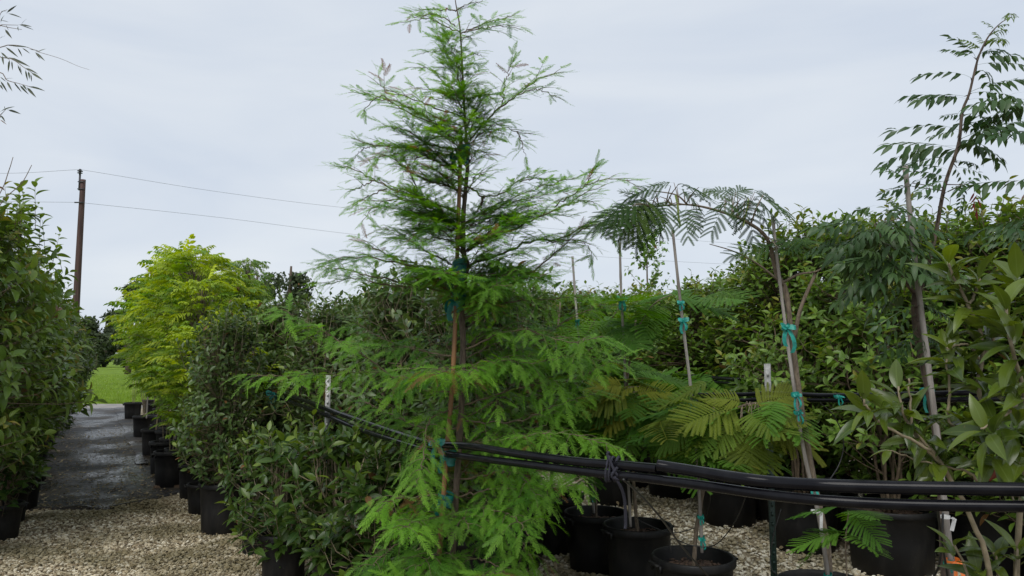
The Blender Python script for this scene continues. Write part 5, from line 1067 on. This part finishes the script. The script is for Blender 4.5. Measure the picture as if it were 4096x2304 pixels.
for lab, pts in [('drip tube slanting from the rope knot across the nearest pot', [(1568, 1206, 2.6), (1600, 1235, 2.7), (1660, 1300, 3.0), (1720, 1380, 3.4), (1800, 1470, 3.8)]),
                 ('thin drip tube looping into the second wide pot', [(1787, 1215, 4.4), (1784, 1270, 4.6), (1760, 1320, 4.7), (1690, 1340, 4.7), (1620, 1315, 4.75), (1600, 1300, 4.75)]),
                 ('drip tube curving from the pipe down over the nearest pot rim', [(1885, 1225, 3.6), (1850, 1310, 3.9), (1800, 1370, 4.1), (1740, 1372, 4.15), (1690, 1355, 4.15), (1688, 1390, 4.15)]),
                 ('drip tube hanging in a long loop left of the green post', [(1965, 1280, 4.1), (1945, 1350, 4.1), (1938, 1420, 4.1), (1960, 1447, 4.0), (2020, 1452, 3.9), (2090, 1450, 3.8)]),
                 ('black drip tube bowing right of the leaning silk trunk', [(2060, 1010, 3.8), (2100, 1050, 3.85), (2122, 1110, 3.9), (2110, 1170, 3.9), (2070, 1230, 3.85)]),
                 ('stiff black tube hanging at bottom right below the pipe', [(2358, 1275, 2.6), (2370, 1360, 2.7), (2382, 1440, 2.75), (2390, 1500, 2.8)]),
                 ('fine drip tube beside the stiff one near the orange ribbon', [(2372, 1290, 3.0), (2368, 1390, 3.0), (2355, 1440, 3.05), (2330, 1470, 3.1)])]:
    pipe(lab, pts, .0042 if 'slanting' in lab or 'stiff' in lab else .0028, GT, 'drip_tube', n=40, mt='tube', cat='tube')
# rope knot
m = M(); c = D(1542, 1180, yof(1542)); g = np.random.default_rng(2)
for dx in (-.016, -.005, .014):
    a = np.linspace(0, 2*math.pi, 22); m.tube(c+np.column_stack([dx+.006*np.sin(a)+.012*np.cos(a), .026*np.cos(a), .042*np.sin(a)]), .0045, 7, cap=False)
m.tube(curve([c+[-.02, -.025, .05], c+[0, -.034, .0], c+[.02, -.03, -.03], c+[-.01, -.034, -.02], c+[.012, -.036, .012]], 20), .005, 7)
m.tube(curve([c+[.0, -.03, -.02], c+[.025, -.02, -.06], c+[.04, 0, -.11], c+[.045, .02, -.19], c+[.043, .02, -.21]], 16), .0058, 7)
m.tube(curve([c+[-.016, -.01, .03], c+[-.02, -.01, .055], c+[-.012, -.01, .06]], 8), .005, 7)
tag(m.build('rope', MT['rope']), 'dark rope knotted round the front pipes above the pots', 'rope')
# ties holding pipes
for lab, p, s, mn in [('green tape at the left end of the front pipes', D(688, 990, 7.05), .13, 'green_tie'), ('dark green tape binding the front pipes to the cypress', D(1102, 1112, 3.5), .09, 'dark_tie'), ('green tape on the thin pipe left of the two-tie stake', D(1690, 996, 4.85), .05, 'green_tie'), ('green tape binding the thin pipes to the leaning stake', D(2000, 993, 3.66), .06, 'green_tie'), ('green tape on the thin pipe right of the leaning trunk', D(2107, 996, 3.68), .045, 'green_tie'), ('green bow on the thin pipe behind the large-leaved shrub', D(2325, 984, 3.28), .08, 'green_tie')]:
    tag(tie_geo(p, .013, s, int(s*100)).build('green_tape', MT[mn]), lab, 'tape', 'green plastic tapes on the pipes')

# ------------------------------------------------------------------ steel T-posts
def tpost(label, px, ytop, Y, ztip, w_=.036, tip='post_tip'):
    b = np.array([atg(px, Y), Y, 0]); top = D(px, ytop, Y); t = thing('steel_post', label, 'post', b, 'studded steel posts'); x, zt_ = top[0]-b[0], top[2]
    b_ = top.copy(); b_[2] = 0
    t.location = b_
    def seg(nm, z0, z1, mt):
        m = M(); m.box((0, 0, (z0+z1)/2), w_, .004, z1-z0); m.box((0, .015, (z0+z1)/2), .004, .026, z1-z0)
        for z in np.arange(z0+.03, z1-.02, .052): m.box((0, -.006, z), .012, .012, .018, uz=(0, -.4, 1), uy=(0, 1, .4))
        m.build(nm, MT[mt], t)
    seg('tip', ztip, zt_, tip); seg('body', -.02, ztip, 'post_green')
tpost('green steel post with grey tip standing before the hedge at right', 1930, 915, 4.25, 1.22)
tpost('steel post with grey tip behind the left end of the front pipes', 826, 944, 5.35, 1.0)
tpost('steel post with white tip showing through the cypress', 1329, 938, 6.5, 1.05, .03, 'white')

# ------------------------------------------------------------------ tags, plank, terracotta pot
def tagp(label, p, w_, h_, lean=0.0, loop=False):
    m = M(); m.box(p, w_, .0015, h_, (1, .2, lean), (-.2, 1, 0), (-lean, 0, 1))
    if loop:
        a = np.linspace(0, 6.28, 14); m.ribbon(p+np.column_stack([-.03+.018*np.cos(a), .018*np.sin(a)-.0, np.full(14, h_*.5+.006)]), .012, (0, 0, 1)); m.ribbon(np.array([p+[-.015, -.015, h_*.5+.006], p+[0, -.01, h_*.5], p+[0, 0, h_*.3]]), .012, (.8, .2, .4))
    tag(m.build('plant_tag', MT['white'], smooth=False), label, 'tag', 'white plant tags')
tagp('white plant tag hanging in the low glossy shrub', D(897, 1320, 4.35), .026, .115, -.05); tagp('white tag looped round the leaning stake', D(2066, 1312, 3.68), .016, .085, -.05, True); tagp('white tag looped round the right stake above the orange ribbon', D(2398, 1320, 3.08), .018, .05, -.3, True)
m = M(); p = G(437, 1228); m.box(p+[0, 0, .025], .42, .09, .03, (1, .12, .02), (-.12, 1, 0)); tag(m.build('plank', MT['plank'], smooth=False), 'short weathered board lying at the right edge of the path fabric', 'board')
m = M(); p = G(445, 1208); m.box(p+[0, 0, .02], .14, .1, .04, (1, -.3, .1), (.3, 1, 0)); tag(m.build('wood_block', MT['plank'], smooth=False), 'small broken wood piece behind the board on the gravel', 'wood piece')
